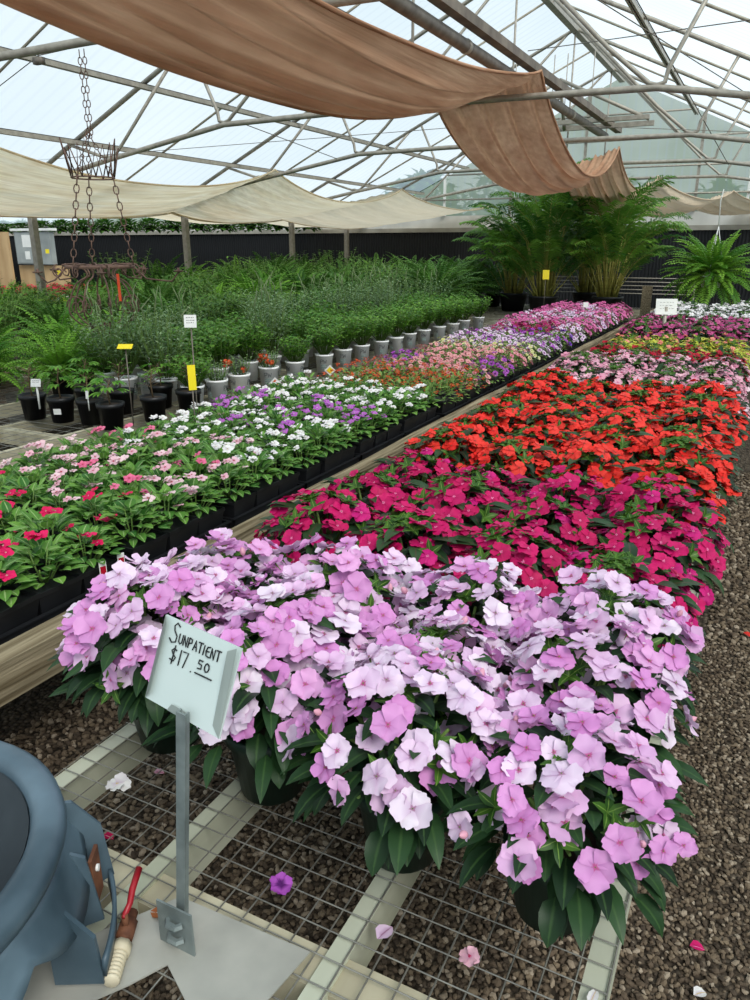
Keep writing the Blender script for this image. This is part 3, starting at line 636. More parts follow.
fern_leaf=leaf_mat('fern_frond','3a7020','80b43c',rough=.5,trans=.3); fern_dark=leaf_mat('dark_fern_frond','2c5420','5c8a34',rough=.55,trans=.25)  # second fern kind has fronds of a deeper green
def fern_mesh(n,L,w,mat,seed,z0=.16,el=(.2,1.45),arch=1.5,steps=22,lw=.42):
    random.seed(seed); m=MB()
    for k in range(n):
        a=k*2.4+ru(-.2,.2); e_=el[0]+(el[1]-el[0])*((k+.5)/n)**.8; d=(cos(a)*cos(e_),sin(a)*cos(e_),sin(e_)); frond(m,(cos(a)*.02,sin(a)*.02,z0),d,L*ru(.75,1.1),w*ru(.8,1.1),arch*ru(.7,1.3),steps,0,.35,1,lw=lw)
    return m.mesh('fronds',[mat,stem_m])
FERN=[fern_mesh(64,.52,.055,fern_leaf,s) for s in (71,72)]; FERND=[fern_mesh(46,.62,.06,fern_dark,s,el=(.3,1.5),arch=1.3) for s in (73,74)]
P3=pot_mesh(.10,.08,.18); P1G=pot_mesh(.083,.066,.165,mat=black_pot)
def potted(nm,loc,label,cat,group,pot,parts,rz=None,sc=1,soilm=None):
    o=thing(nm,loc,label,cat,group,ru(0,6.28) if rz is None else rz,sc); link('pot',pot,o)
    if soilm: link('soil',soilm,o)
    for n_,me in parts: link(n_,me,o)
    return o
random.seed(90); k=0
for x,y,s_ in [(-4.80,4.1,.9),(-5.25,3.75,.95),(-5.65,4.1,1.0),(-5.1,4.6,.9),(-5.55,4.75,1.05),(-5.0,5.15,.8),(-5.5,5.5,.9)]:
    potted('potted_fern',(x,y,BZ),'bright green bushy fern in a black pot at the left edge, '+nth(k)+' from the viewer','fern','bright ferns at the left',P3,[('fronds',random.choice(FERN))],None,s_*1.02); k+=1
# shrubs
def shrub_mesh(ns,H,spread,nl,L,W,mat,seed,spike=0,z0=.15,lean=.35):
    random.seed(seed); m=MB()
    for k in range(ns):
        a=k*2.4+ru(-.3,.3); sp=spread*sqrt((k+.5)/ns); h=H*ru(.75,1.1); top=V((cos(a)*sp,sin(a)*sp,z0+h)); b=V((cos(a)*.03,sin(a)*.03,z0)); mid=b.lerp(top,.5)+V((cos(a),sin(a),0))*sp*.12
        pts=[b,mid,top]; m.tube(pts,[.005,.004,.002],4,1)
        for q in range(nl):
            u=(.18 if z0<.16 else .3)+(.82 if z0<.16 else .7)*(q+.5)/nl; p=b.lerp(mid,u*2) if u<.5 else mid.lerp(top,u*2-1); an=q*2.4+a; out=V((cos(an),sin(an),ru(.1,.7)))
            m.leaf(p,out,(0,0,1),L*ru(.7,1.2)*(1.15-.5*u),W*ru(.8,1.2),ru(.2,.6),.2,2,0)
        if spike and k%spike==0:
            m.tube([top,top+V((ru(-.02,.02),ru(-.02,.02),.08)),top+V((ru(-.05,.05),ru(-.05,.05),.15))],[.003,.0045,.0015],5,2)
    return m.mesh('foliage',[mat,stem_m,plain('flower_spike_bud','74855c','8f9c74',20,.8)])
sh_leaf=leaf_mat('bright_shrub_leaf','427a26','82b444',rough=.45,trans=.3); sage_leaf=leaf_mat('grey_green_leaf','5e8050','98b082',rough=.6,trans=.2); dk_leaf=leaf_mat('deep_green_leaf','305626','5e8a38',rough=.5,trans=.25)
SHR=[shrub_mesh(30,.27,.20,13,.068,.036,sh_leaf,s,z0=.16) for s in (81,82,83)]; SAGE=[shrub_mesh(20,.40,.24,18,.075,.018,sage_leaf,s,spike=9,lean=.5,z0=.16) for s in (84,85)]; DK=[shrub_mesh(40,.5,.34,16,.08,.035,dk_leaf,s) for s in (86,87)]
SPARSE=[shrub_mesh(12,.2,.12,12,.05,.02,sage_leaf,s) for s in (88,89)]
# printed white pots: the two letters and a block of small print
def stroke(m,pts,r,f,n=4,mi=0): m.tube([f(*p) for p in pts],r,n,mi)
LET={'P':[[(0,0),(0,1)],[(0,1),(.45,1),(.55,.75),(.45,.52),(0,.5)]],'W':[[(0,1),(.2,0),(.42,.8),(.64,0),(.86,1)]],
'S':[[(.55,.95),(.25,1.12),(.05,.9),(.15,.62),(.45,.35),(.42,.0),(.1,-.12),(-.18,.08)]],'U':[[(0,.7),(.02,.12),(.2,0),(.36,.12),(.38,.7)]],'N':[[(0,0),(0,.7),(.36,0),(.38,.72)]],
'p':[[(0,0),(.02,.72)],[(.02,.72),(.32,.66),(.34,.42),(.02,.34)]],'A':[[(0,0),(.2,.72),(.42,0)],[(.08,.26),(.34,.28)]],'T':[[(.22,0),(.2,.72)],[(-.04,.72),(.46,.74)]],'I':[[(.05,0),(.07,.7)]],
'E':[[(.4,.72),(.1,.66),(0,.35),(.1,.05),(.42,0)],[(.02,.36),(.34,.38)]],'$':[[(.42,.78),(.2,.86),(.04,.7),(.2,.5),(.42,.36),(.32,.12),(.0,.16)],[(.24,1.05),(.2,-.1)]],'1':[[(.1,0),(.12,.9)]],'7':[[(0,.86),(.42,.9),(.2,0)]],'.':[[(0,0),(.05,.02)]],
'5':[[(.4,.8),(.06,.8),(.04,.5),(.34,.46),(.36,.12),(.02,.06)]],'0':[[(.22,.8),(.08,.7),(.02,.45),(.06,.2),(.2,.06),(.36,.16),(.43,.42),(.38,.68),(.22,.8)]]}
whitep=plain('white_printed_plastic','f6f7f6','fbfbfa',4,.45); ink=plain('print_ink','2c3338',None,rough=.6); ink2=plain('pale_print_ink','7d9a94',None,rough=.6)
def white_pot():
    m=MB(); m.lathe([(0,0),(.066,0),(.079,.150),(.084,.152),(.085,.168),(.080,.168),(.077,.155),(0,.15)],28); pot=m.mesh('pot',whitep)
    def f(u,v,a0): # u metres round, v height
        r=.066+.013*v/.15+.0006; a=a0+u/r; return V((r*cos(a),r*sin(a),v))
    p=MB()
    for a0 in (-pi/2,-pi/2+2.1,-pi/2-2.1):
        x=-.028
        for ch in 'PW':
            for s_ in LET[ch]:
                pts=[]; 
                for A,B in zip(s_[:-1],s_[1:]): pts+= [A,((A[0]+B[0])/2,(A[1]+B[1])/2)]
                pts.append(s_[-1]); p.tube([f(x+q[0]*.034,.088+q[1]*.036,a0) for q in pts],.0019,4,0)
            x+=.026
        for k in range(3):
            p.tube([f(-.028+.056*i/5,.072-k*.016,a0) for i in range(6)],.0014 if k!=1 else .0022,4,1)
    return pot,p.mesh('printed_logo',[ink,ink2])
def shrubpot(nm,loc,label,cat,group,pot,parts,rz,sc,soilm):
    o=thing(nm,loc,label,cat,group,rz,sc); p=link('pot',pot,o); link('printed_logo',WPL,p); link('soil',soilm,p)
    for n_,me in parts: link(n_,me,o)
    return o
WP,WPL=white_pot(); SOILW=soil_mesh(.074,.15)
n=0; random.seed(5); yy=[4.12+.0*i for i in range(1)]
ys=[4.12,4.40,4.72,5.12,5.48,5.98,6.36,6.74,7.12,7.52,7.92,8.34,8.78,9.22,9.7,10.2]
for c,(x,dy) in enumerate([(-3.55,0),(-3.88,.17),(-4.22,.05),(-4.56,.2)]):
    for r,y in enumerate(ys):
        if c==0 and r in ():continue
        front=y<5.6
        if c==0: me=random.choice(SHR if y>5.3 else (SHR+SPARSE)); s_=ru(.95,1.1)
        elif c==1: me=random.choice(SHR+SAGE); s_=ru(.95,1.15)
        else: me=random.choice(SAGE+SAGE+SHR); s_=ru(1.0,1.2)
        if front and c==0: me=random.choice(SPARSE+SHR); s_=.85
        o=shrubpot('potted_shrub',(x+ru(-.02,.02),y+dy+ru(-.02,.02),BZ),('leafy green' if me in SHR else 'grey green spiky')+' shrub in a white printed pot, '+nth(r)+' back, '+['nearest','second','third','last'][c]+' line from the petunias','shrub','shrubs in white printed pots',WP,[('foliage',me)],ru(-.5,1.0),1,SOILW)
        for ch in o.children:
            if ch.name.startswith('foliage'): ch.scale=(s_,s_,s_); ch.rotation_euler.z=ru(0,6)
        if c==0 and r in(2,3):
            m=MB()
            for q in range(5): 
                cc=V((ru(-.09,.09),ru(-.12,.0),ru(.2,.27)))
                for w_ in range(10):
                    oo=V((ru(-1,1),ru(-1,1),ru(-1,1)))*.018; m.blossom(cc+oo,oo,.022,'f')
            m.build('orange_blossoms',PET['orange_floret'],o); o['label']='lantana with orange blossoms in a white printed pot, '+nth(r)+' in its line'
# black one gallon pots with young plants
young=leaf_mat('young_figleaf','4a8a2a','86b84a',rough=.4,trans=.35)
def young_mesh(seed,H,big):
    random.seed(seed); m=MB(); m.tube([(0,0,.14),(.01,0,.14+H*.6),(-.01,.01,.14+H)],[.006,.005,.003],5,1)
    for k in range(9 if big else 16):
        u=.4+.6*k/(9 if big else 16); p=V((0,0,.14+H*u)); a=k*2.4; c=p+V((cos(a),sin(a),.5))*.05; m.tube([p,c],.002,4,1)
        if big:
            for q in (-.7,-.35,0,.35,.7): m.leaf(c,(cos(a+q),sin(a+q),.15),(0,0,1),.09*ru(.8,1.2)*(1-.35*abs(q)),.026,.6,.2,4,0)
        else: m.leaf(c,(cos(a),sin(a),.3),(0,0,1),.05,.022,.4,.2,3,0)
    return m.mesh('foliage',[young,brown_stem])
YG=[young_mesh(1,.22,True),young_mesh(2,.17,True),young_mesh(3,.2,False)]
for k,(x,y,g,lab) in enumerate([(-4.28,3.40,2,'black pot holding a bare twiggy young plant beside the leftmost white tag'),(-4.04,3.42,0,'black pot with a pale sticker and a bright lobed leaf plant'),(-3.82,3.46,1,'black pot with a lobed leaf seedling behind the white tag stick'),(-3.60,3.42,1,'black pot with a low lobed leaf plant nearest the viewer'),(-3.52,3.72,2,'black pot with a thin stem and few small leaves'),(-3.46,4.0,2,'black pot beside the first white printed pot'),(-4.15,3.75,0,'black pot with lobed leaves in the second rank, left'),(-3.88,3.80,2,'black pot in the second rank, middle'),(-3.78,4.08,1,'black pot in the third rank near the white pots')]):
    o=potted('potted_seedling',(x,y,BZ),lab,'plant','young plants in black pots',P1G,[('foliage',YG[g])],ru(0,6),1.0,SOILW)
    if k==1:
        m=MB(); m.add([V((-.024,-.0835,.10)),V((.024,-.0835,.10)),V((.024,-.080,.062)),V((-.024,-.080,.062))],[(0,1,2,3)]); s_=m.build('sticker',white_paint,o,False); s_.rotation_euler.z=-o.rotation_euler.z+.5
# back benches: dense ferns and shrubs
random.seed(17); k=0
for x in (-7.0,-7.7,-8.4,-9.2):
    for j in range(15):
        y=5.2+j*.75+ru(-.15,.15)+(.0 if x>-7.2 else .3); f=random.choice([0,0,1,2]); 
        if y>16: continue
        me=random.choice(FERND) if f==0 else (random.choice(DK) if f==1 else random.choice(FERN)); s_=ru(.85,1.25)*(1+.25*(y>9)); 
        potted('potted_fern' if f!=1 else 'potted_shrub',(x+ru(-.1,.1),y,BZ),('feathery fern' if f!=1 else 'deep green shrub')+' on the bench beyond the aisle, '+nth(j)+' back, '+nth([-7.0,-7.7,-8.4,-9.2].index(x))+' line','fern' if f!=1 else 'shrub','greenery on the bench beyond the aisle',P3,[('fronds' if f!=1 else 'foliage',me)],None,s_)
for x in (-5.1,-5.65):
    for j in range(11):
        y=6.3+j*.8+ru(-.1,.1); me=random.choice(FERND+DK+SAGE); s_=ru(.9,1.1)*(1.0 if y<10 else 1.25)
        potted('potted_fern' if me in FERND else 'potted_shrub',(x,y,BZ),('dark feathery fern' if me in FERND else 'bushy green shrub')+' behind the white pots, '+nth(j)+' from the viewer in the '+('nearer' if x>-5.3 else 'farther')+' line','fern' if me in FERND else 'shrub','greenery behind the white pots',P3,[('fronds' if me in FERND else 'foliage',me)],None,s_)
for j in range(7):
    y=11.0+j*.55; x=-4.7+ru(-.3,.3); me=random.choice(FERND); potted('potted_fern',(x,y,BZ),'large dark fern before the black back wall, '+nth(j)+' from the viewer','fern','large dark ferns near the palms',P3,[('fronds',me)],None,1.45)
# far left beds
def row_bed(key,leafm,kind,n,label,group,x0,x1,y0,y1,seed,scl=1.0):
    random.seed(seed); ms=[multi(key,'impatiens',.06,n,seed+q) for q in range(2)] if key else None; fo=[bushy(.16,.13,.09,90,leafm,.06,.03,seed+q) for q in range(2)]
    xs=int((x1-x0)/.5)+1; ysn=int((y1-y0)/.36)+1; k=0
    for i in range(xs):
        for j in range(ysn):
            placed_plant((x0+i*.5,y0+j*.36,BZ),label+', '+nth(j)+' back, '+nth(i)+' line',group,CP2,random.choice(fo),[],random.choice(ms) if ms else None,ru(-.1,.1),scl,nm='bedding_plant')
bz_leaf=leaf_mat('bronze_leaf','3d2a22','5a4030',rough=.4); silver=leaf_mat('silver_leaf','8fa39a','b9c8be',rough=.7); lime=leaf_mat('lime_leaf','a8b82c','d2d84c',rough=.5,trans=.3)
petset('begonia_red',['c0303c','d84a52','b02430'])
row_bed('begonia_red',bz_leaf,'i',36,'red begonia with bronze leaves on the far left bench','red begonias at the far left',-15.2,-12.6,10.6,13.4,301)
row_bed(None,silver,'i',0,'silver leaved bedding plant on the far left bench','silver plants at the far left',-12.9,-11.4,8.6,9.9,302)
row_bed('white_petal',lime,'i',5,'lime yellow leaved plant on the far left bench','lime plants at the far left',-11.7,-10.9,8.8,10.9,303)
row_bed(None,dk_leaf,'i',0,'low green plant behind the red begonias','green plants at the far left',-15.4,-11.4,14.0,16.0,304,1.2)

# ---- palms
palm_leaf=leaf_mat('palm_leaflet','356628','7cab42',rough=.45,trans=.3); cane=plain('palm_cane','7a7a34','a39a4a',5,.6,vscale=(1,1,6))
def palm(x,y,H,seed,label,n=34,sp=.42,fl=1.05):
    random.seed(seed); o=thing('potted_palm',(x,y,BZ),label,'palm','areca palms at the end of the bench'); m=MB(); 
    m.lathe([(0,0),(.19,0),(.24,.27),(.255,.28),(.255,.31),(.235,.31),(.225,.28),(0,.27)],24); m.build('pot',black_pot,o)
    m=MB(); f=MB()
    for k in range(n):
        a=k*2.4+ru(-.3,.3); q=sqrt((k+.5)/n); b=V((cos(a)*.15*q,sin(a)*.15*q,.27)); h=H*ru(.08,.62)*(1-.25*q); t=V((cos(a)*sp*q*.8,sin(a)*sp*q*.8,.27+h)); m.tube([b,b.lerp(t,.5)+V((cos(a),sin(a),0))*-.02,t],[.014,.011,.007],6)
        e_=1.42-.55*q+ru(-.12,.12); d=V((cos(a)*cos(e_),sin(a)*cos(e_),sin(e_)))
        L=fl*ru(.85,1.15); p=t; hz=V((cos(a),sin(a),0)); side=V((-sin(a),cos(a),0)); ang=e_; g=R(); N=36; pts=[p.copy()]
        for i in range(N):
            u=i/N; dd=hz*cos(ang)+V((0,0,sin(ang))); p=p+dd*(L/N); ang-=1.45/N*(.3+1.2*u); pts.append(p.copy())
            if u>.12:
                w_=.33*fl*(sin(pi*min(1,.2+.78*u))**.6)
                for s_ in (-1,1):
                    nr=V((0,0,cos(ang)))-hz*sin(ang); t_=(dd*.75+side*s_+nr*ru(.05,.4)).normalized(); mid=p+t_*w_*.5; tip=p+t_*w_*.95-V((0,0,w_*ru(.15,.45))); wd=dd*.015
                    f.add([p,mid+wd,tip,mid-wd],[(0,1,2,3)],0,[(0,g,0),(.5,g,.5),(1,g,1),(.5,g,.5)])
        m.tube(pts,[.006*(1-.8*i/len(pts)) for i in range(len(pts))],4)
    m.build('canes',cane,o); f.build('fronds',palm_leaf,o)
palm(-4.05,13.5,1.85,1,'leftmost areca palm in a black pot, shorter than the middle one',n=40,fl=.85)
palm(-3.35,12.9,2.6,2,'tallest middle areca palm in a black pot before the black wall',n=60,sp=.42,fl=1.05)
palm(-2.35,13.2,2.15,3,'right areca palm in a black pot beside the empty bench slats',n=52,sp=.45,fl=1.0)
palm(-2.95,14.4,2.2,4,'areca palm half hidden behind the middle one',n=44,sp=.4)

# ---- hanging baskets along the back
random.seed(44); HB=[bushy(.36,.24,.12,300,fern_dark,.17,.09,s,thm=2.2) for s in (401,402)]; HP=pot_mesh(.17,.11,.16)
m=MB(); m.tube([(-25,18.9,2.76),(-11.0,18.9,2.76)],.02,6); tag(m.build('hanging_rail',steel_dark),'thin rail carrying the hanging baskets along the back wall','rail')
for k in range(14):
    x=-24+k*.95; o=thing('hanging_basket',(x,18.9,2.04),'dark hanging basket with trailing greenery, '+nth(k)+' from the left along the back wall','basket','hanging baskets along the back wall'); link('pot',HP,o); link('foliage',random.choice(HB),o)
    m=MB()
    for a in (0,2.1,4.2): m.tube([(.16*cos(a),.16*sin(a),.15),(0,0,.62)],.004,4)
    m.build('hanger',steel_dark,o)
# big fern hanging at the right
o=thing('hanging_fern',(-.74,12.1,1.04),'large sword fern in a white hanging pot above the end of the flower bench','fern'); link('pot',pot_mesh(.16,.12,.17,mat=whitep),o)
link('fronds',fern_mesh(130,.74,.09,leaf_mat('sword_fern_frond','3f7420','86b440',rough=.45,trans=.35),402,.15,(-.5,1.35),1.15,20,.5),o)
m=MB()
for a in (0.3,2.4,4.5): m.tube([(.15*cos(a),.15*sin(a),.16),(0,0,.82)],.005,4)
m.tube([(0,0,.82),(-.02,0,1.15),(0,0,1.3)],.007,5); m.build('hanger',white_paint,o)
# ================================================================== PROPS
# price sign in front
sg=thing('price_sign',(-.713,.70,BZ+.007),'white price card in a grey frame on a steel stake, reading SUNPATIENT $17.50','sign')
zinc=plain('zinc_stake','66706f','8a9492',18,.5,.25,.1); card=plain('price_card','bccac6','c8d3d0',3,.35); frame_m=plain('grey_card_frame','87918c','9aa49e',6,.4,.2)
TM=Matrix.Rotation(.106,4,'Y'); m=MB(); m.box((-.0085,-.004,-.0),(.0085,-.001,.46),0,TM); m.box((-.0085,-.002,0),(-.0055,.006,.46),0,TM); m.box((.0055,-.002,0),(.0085,.006,.46),0,TM); m.build('stake',zinc,sg,False)
bc=MB(); B=Matrix.Translation((.004,-.008,.018))@Matrix.Scale(1.15,4)
# foot clip with two raised loops
bc.box((-.032,-.006,-.035),(.030,-.003,.058),0,B)
for z in (.006,.036): bc.tube([(-.010,-.015,z+.018),(-.004,-.023,z+.018),(.012,-.023,z+.018),(.018,-.015,z+.018)],.006,6)
bc.build('foot_clip',zinc,sg,False)
loc=V((-.663,.70,0)); C=[V((-.748,.722,.945)),V((-.583,.690,.945)),V((-.592,.757,1.068)),V((-.775,.778,1.060))]
O=sum(C,V())/4; ex=(C[1]-C[0]).normalized(); n_=ex.cross(C[3]-C[0]).normalized(); ey=n_.cross(ex); Wc=(C[1]-C[0]).length; Hc=(C[3]-C[0]).length
base=V(sg.location)
def cp(u,v,h=0): return O+ex*((u-.5)*Wc)+ey*((v-.5)*Hc)+n_*h-base
m=MB(); m.add([cp(0,0,0),cp(1,0,0),cp(1,1,0),cp(0,1,0),cp(0,0,-.003),cp(1,0,-.003),cp(1,1,-.003),cp(0,1,-.003)],[(0,1,2,3),(7,6,5,4),(0,4,5,1),(1,5,6,2),(2,6,7,3),(3,7,4,0)]); cardo=m.build('card',card,sg,False)
m=MB()
for (a,b,c,d) in (((0,0),(.0,1),(.085,.93),(.085,.09)),((1,0),(.9,.10),(.9,.93),(1,1))):
    m=MB(); m.add([cp(*a,.001),cp(*b,.001),cp(*c,.009),cp(*d,.009),cp(*a,-.005),cp(*b,-.005)],[(0,1,2,3),(4,5,1,0)]); m.build('side_flap',frame_m,sg,False)
m=MB(); m.add([cp(.32,.0,.0015),cp(.62,.0,.0015),cp(.56,.09,.003),cp(.37,.09,.003)],[(0,1,2,3)]); m.build('bottom_flap',frame_m,sg,False)
ink3=plain('black_marker','121418',None,rough=.5); m=MB()
def write(s,u,v,cw,ch,sp):
    for c in s:
        for st in LET[c]:
            m.tube([cp(u+q[0]*cw,v+q[1]*ch,.0012) for q in st],.0011,5)
        u+=sp if c not in 'I1.' else sp*.55
write('S',.15,.755,.15,.19,.13); write('UNpATIENT',.25,.755,.118,.16,.0655); write('$',.19,.52,.17,.19,.1); write('17',.30,.52,.16,.2,.085); write('.',.485,.52,.12,.14,.07); write('50',.555,.585,.14,.13,.085)
m.tube([cp(.54,.535,.0012),cp(.76,.54,.0012)],.0011,5)
m.build('handwriting',ink3,cardo)
# blue grey tub at lower left
tubm=plain('blue_grey_plastic','34454f','5d717d',5,.42,0,.25); tub=thing('plastic_tub',(-1.09,.40,BZ+.002),'blue grey plastic tub with a thick rim and bracket handle at the lower left','tub')
m=MB(); m.lathe([(0,0),(.19,0),(.225,.14),(.282,.21),(.268,.22),(.218,.14),(.184,.012),(0,.010)],48); m.build('bowl',plain('dark_blue_grey_plastic','22303b','33444f',5,.5,0,.2),tub); m=MB(); m.lathe([(.0,.016),(.180,.018),(.215,.14),(.2665,.225),(.270,.238)],48); m.build('inner_wall',plain('shaded_inner_plastic','2b3237','3f474c',6,.6),tub)  # inner wall coloured darker to stand for the shade inside the tub
m=MB(); m.lathe([(.272,.205),(.30,.205),(.318,.215),(.325,.232),(.322,.247),(.312,.256),(.290,.258),(.278,.252),(.272,.24),(.272,.205)],56); m.build('rim',tubm,tub)
m=MB()
def skirt(u,v):
    a=-1.5+3.4*u; lob=abs(sin(u*12.5))**.6; return V(((.306+.034*v)*cos(a),(.306+.034*v)*sin(a),.218-v*(.035+.075*lob)))
m.grid(skirt,70,4); sk=m.build('scalloped_skirt',tubm,tub); so_=sk.modifiers.new('s','SOLIDIFY'); so_.thickness=.006
m=MB()
def plate(poly,a,th=.006):
    # plate standing out from the rim at angle a; poly in (radius, height)
    c,s_=cos(a),sin(a); vs=[]
    for r,z in poly: vs.append((r*c+s_*th/2,r*s_-c*th/2,z))
    for r,z in poly: vs.append((r*c-s_*th/2,r*s_+c*th/2,z))
    n=len(poly); m.add(vs,[tuple(range(n)),tuple(range(2*n-1,n-1,-1))]+[((i+1)%n,i,n+i,n+(i+1)%n) for i in range(n)])
plate([(.30,.235),(.335,.225),(.375,.16),(.385,.05),(.30,.03)],1.0,.008); plate([(.30,.20),(.345,.17),(.36,.04),(.30,.03)],.78,.007); plate([(.30,.20),(.37,.11),(.375,.02),(.30,.02)],.50,.008)
m.build('bracket_handle',tubm,tub,False)
m=MB(); m.grid(lambda u,v: V(((.379+.003*v)*cos(.5+.5*u),(.379+.003*v)*sin(.5+.5*u),.03+.035*v)),10,1); k_=m.build('bracket_band',tubm,tub); k_.modifiers.new('s','SOLIDIFY').thickness=.007
m=MB(); Mx=Matrix.Rotation(.56,4,'Z'); m.box((.335,.085,.06),(.341,.125,.15),0,Mx); m.tube([Mx@V((.333,.105,.12)),Mx@V((.345,.105,.12))],.006,10,1); m.build('rusty_strap',[rust,white_paint],tub,False)
# ball valve and hose fitting
v=thing('ball_valve',(-.80,.665,BZ+.02),'rusty ball valve with a red lever and cream threaded hose fitting beside the tub','valve',rz=radians(-60)); redp=plain('red_lever_coating','8c1620','a82430',12,.4); m=MB()
m.box((-.006,-.002,.03),(.006,.002,.036)); m.tube([(0,0,.032),(-.02,.004,.035),(-.035,.006,.05),(-.075,.008,.055)],[.005,.0055,.006,.0065],6); m.build('lever',redp,v)
m=MB(); m.tube([(-.035,0,.0),(.03,0,.0)],[.011,.011],10); m.tube([(0,0,0),(0,0,.034)],.006,8); m.tube([(-.016,0,0),(.016,0,0)],.015,8); m.build('valve_body',rust,v)
cream=plain('cream_plastic','b9ae93','cfc5ab',15,.5); m=MB(); m.tube([(.028,0,0),(.045,0,0)],.017,8)
for k in range(7): m.tube([(.045+k*.007,0,0),(.0485+k*.007,0,0),(.052+k*.007,0,0)],[.0115,.014,.0115],12)
m.build('threaded_fitting',cream,v)
m=MB(); m.leaf((0,0,.004),(1,.3,.05),(0,0,1),.05,.032,.6,.5,5,0,.5); o=m.build('dead_leaf',plain('dead_leaf_brown','8a4a26','a8683c',20,.8)); o.location=(-.80,.72,BZ+.002); tag(o,'curled orange brown dead leaf by the metal plate','leaf')
petal_thing(-1.09,.935,BZ+.001,0,'white fallen blossom on the wire mesh near the left pot',.055,PET['white_petal'])
petal_thing(-.629,.869,BZ+.001,0,'wilted lilac blossom on the wire mesh behind the metal plate',.045,PET['petunia_violet'])
m=MB(); m.leaf((0,0,.004),(.3,1,.0),(0,0,1),.038,.03,.2,.35,4); o=m.build('fallen_petal',PET['lavender_petal_pale']); o.location=(-.425,.85,BZ+.001); tag(o,'single pale petal with a yellow base lying over the bench rail','petal')
petal_thing(-.275,.885,BZ+.001,0,'crumpled pink blossom on the wire mesh under the front plant',.04,PET['pink_petal'])
m=MB(); m.leaf((0,0,.004),(.1,1,.0),(0,0,1),.045,.016,.4,.3,4); o=m.build('fallen_petal',PET['white_petal']); o.location=(-.085,.89,BZ+.001); tag(o,'white curled petal on the bench rail nearest the path','petal')
for k,(x,y,c,l) in enumerate([(.28,1.75,'magenta_petal','magenta petal fallen on the gravel path near the lavender plants'),(.06,1.55,'magenta_petal','pink petal fallen on the path beside the front plants'),(.08,1.42,'white_petal','whitish petal lying on the path close to the bench'),(.12,3.3,'red_petal','red petal on the path beside the magenta plants'),(-1.46,1.18,'vinca_crimson','dark pink petal on the ground between the benches'),(-1.52,1.45,'pink_petal','withered pink petals on the ground between the benches')]):
    m=MB(); m.leaf((0,0,.0),(1,ru(-1,1),.1),(0,0,1),.035,.028,.4,.4,4); o=m.build('fallen_petal',PET[c]); o.location=(x,y,.016); tag(o,l,'petal')
# tags and row signs
def stick(nm,loc,h,cw,ch,mat,label,rz=.3,tilt=.1,text=0,sm=steel_dark,r=.004,cat='sign'):
    o=thing(nm,loc,label,cat,None,rz); m=MB(); m.tube([(0,0,0),(0,0,h)],r,5); m.build('stake',sm,o)
    M=Matrix.Translation((0,-.006,h))@Matrix.Rotation(-tilt,4,'X'); m=MB(); m.box((-cw/2,-.001,-ch/2),(cw/2,.001,ch/2),0,M); m.build('card',mat,o,False)
    if text:
        m=MB()
        for k in range(text):
            z=ch*(.28-.2*k); 
            x=-cw*.32
            while x<cw*.3:
                l=ru(.04,.12)*cw*1.2; m.tube([M@V((x,-.002,z)),M@V((x+l,-.002,z+ru(-.002,.002)))],.0012,4); x+=l+cw*.06
        m.build('handwriting',ink3,o)
    return o
yel=plain('yellow_tag','e6cf12','f0dc2a',5,.5)
stick('row_sign',(-2.80,3.3,BZ+.02),.69,.068,.068,white_paint,'white handwritten price card on a stake above the yellow tag',.45,.1,3)
stick('yellow_tag',(-2.72,3.18,BZ+.02),.405,.042,.135,yel,'tall yellow tag on a stake among the white vinca',.9,.05)
stick('yellow_tag',(-3.45,3.45,BZ+.02),.50,.09,.05,yel,'flat yellow tag tilted on a stick above the young plants',.5,1.1)
stick('plant_label',(-4.10,3.30,BZ+.10),.17,.065,.05,white_paint,'white printed label on a white stick in the left black pot',.4,.3,2,white_paint,.007)
stick('plant_label',(-3.70,3.34,BZ+.12),.10,.018,.05,white_paint,'small white stick label in a black pot',.4,.1,0,white_paint)
stick('row_sign',(-.86,8.0,BZ+.02),.52,.20,.15,white_paint,'white price card standing between the yellow and rose plants',.35,.2,3,steel,.02)
stick('row_sign',(-1.9,9.3,BZ+.02),.0001+.42,.06,.06,white_paint,'little white tag among the pink petunias',.3,.2)
stick('yellow_tag',(-3.1,12.0,BZ),.68,.10,.14,yel,'yellow tag on a stick between the palm pots',.5,.1)
for k,(x,y) in enumerate([(-3.50,4.98),(-3.44,5.75)]):
    o=thing('care_tag',(x+.09,y,BZ+.06),['white care tag with an orange picture by the lantana pot','white and yellow care tag between two white pots'][k],'tag',None,.5); m=MB(); M=Matrix.Rotation(radians(45),4,'Y'); m.box((-.035,-.002,-.035),(.035,0,.035),0,M); m.build('card',white_paint,o,False); m=MB(); m.box((-.022,-.004,-.022),(.022,-.001,.022),0,M); m.build('picture',[PET['orange_floret'],yel][k],o,False)
for k,(x,y) in enumerate([(-1.80,1.60),(-1.80,1.68)]):
    o=thing('care_tag',(x,y,BZ+.10),'small white and crimson picture tag in the tray edge, '+['nearer one','farther one'][k],'tag',None,1.2); m=MB(); m.box((-.012,-.001,-.03),(.012,.001,.03)); m.build('card',white_paint,o,False); m=MB(); m.box((-.009,-.003,-.02),(.009,-.0,.014)); m.build('picture',PET['crimson_petal'],o,False)
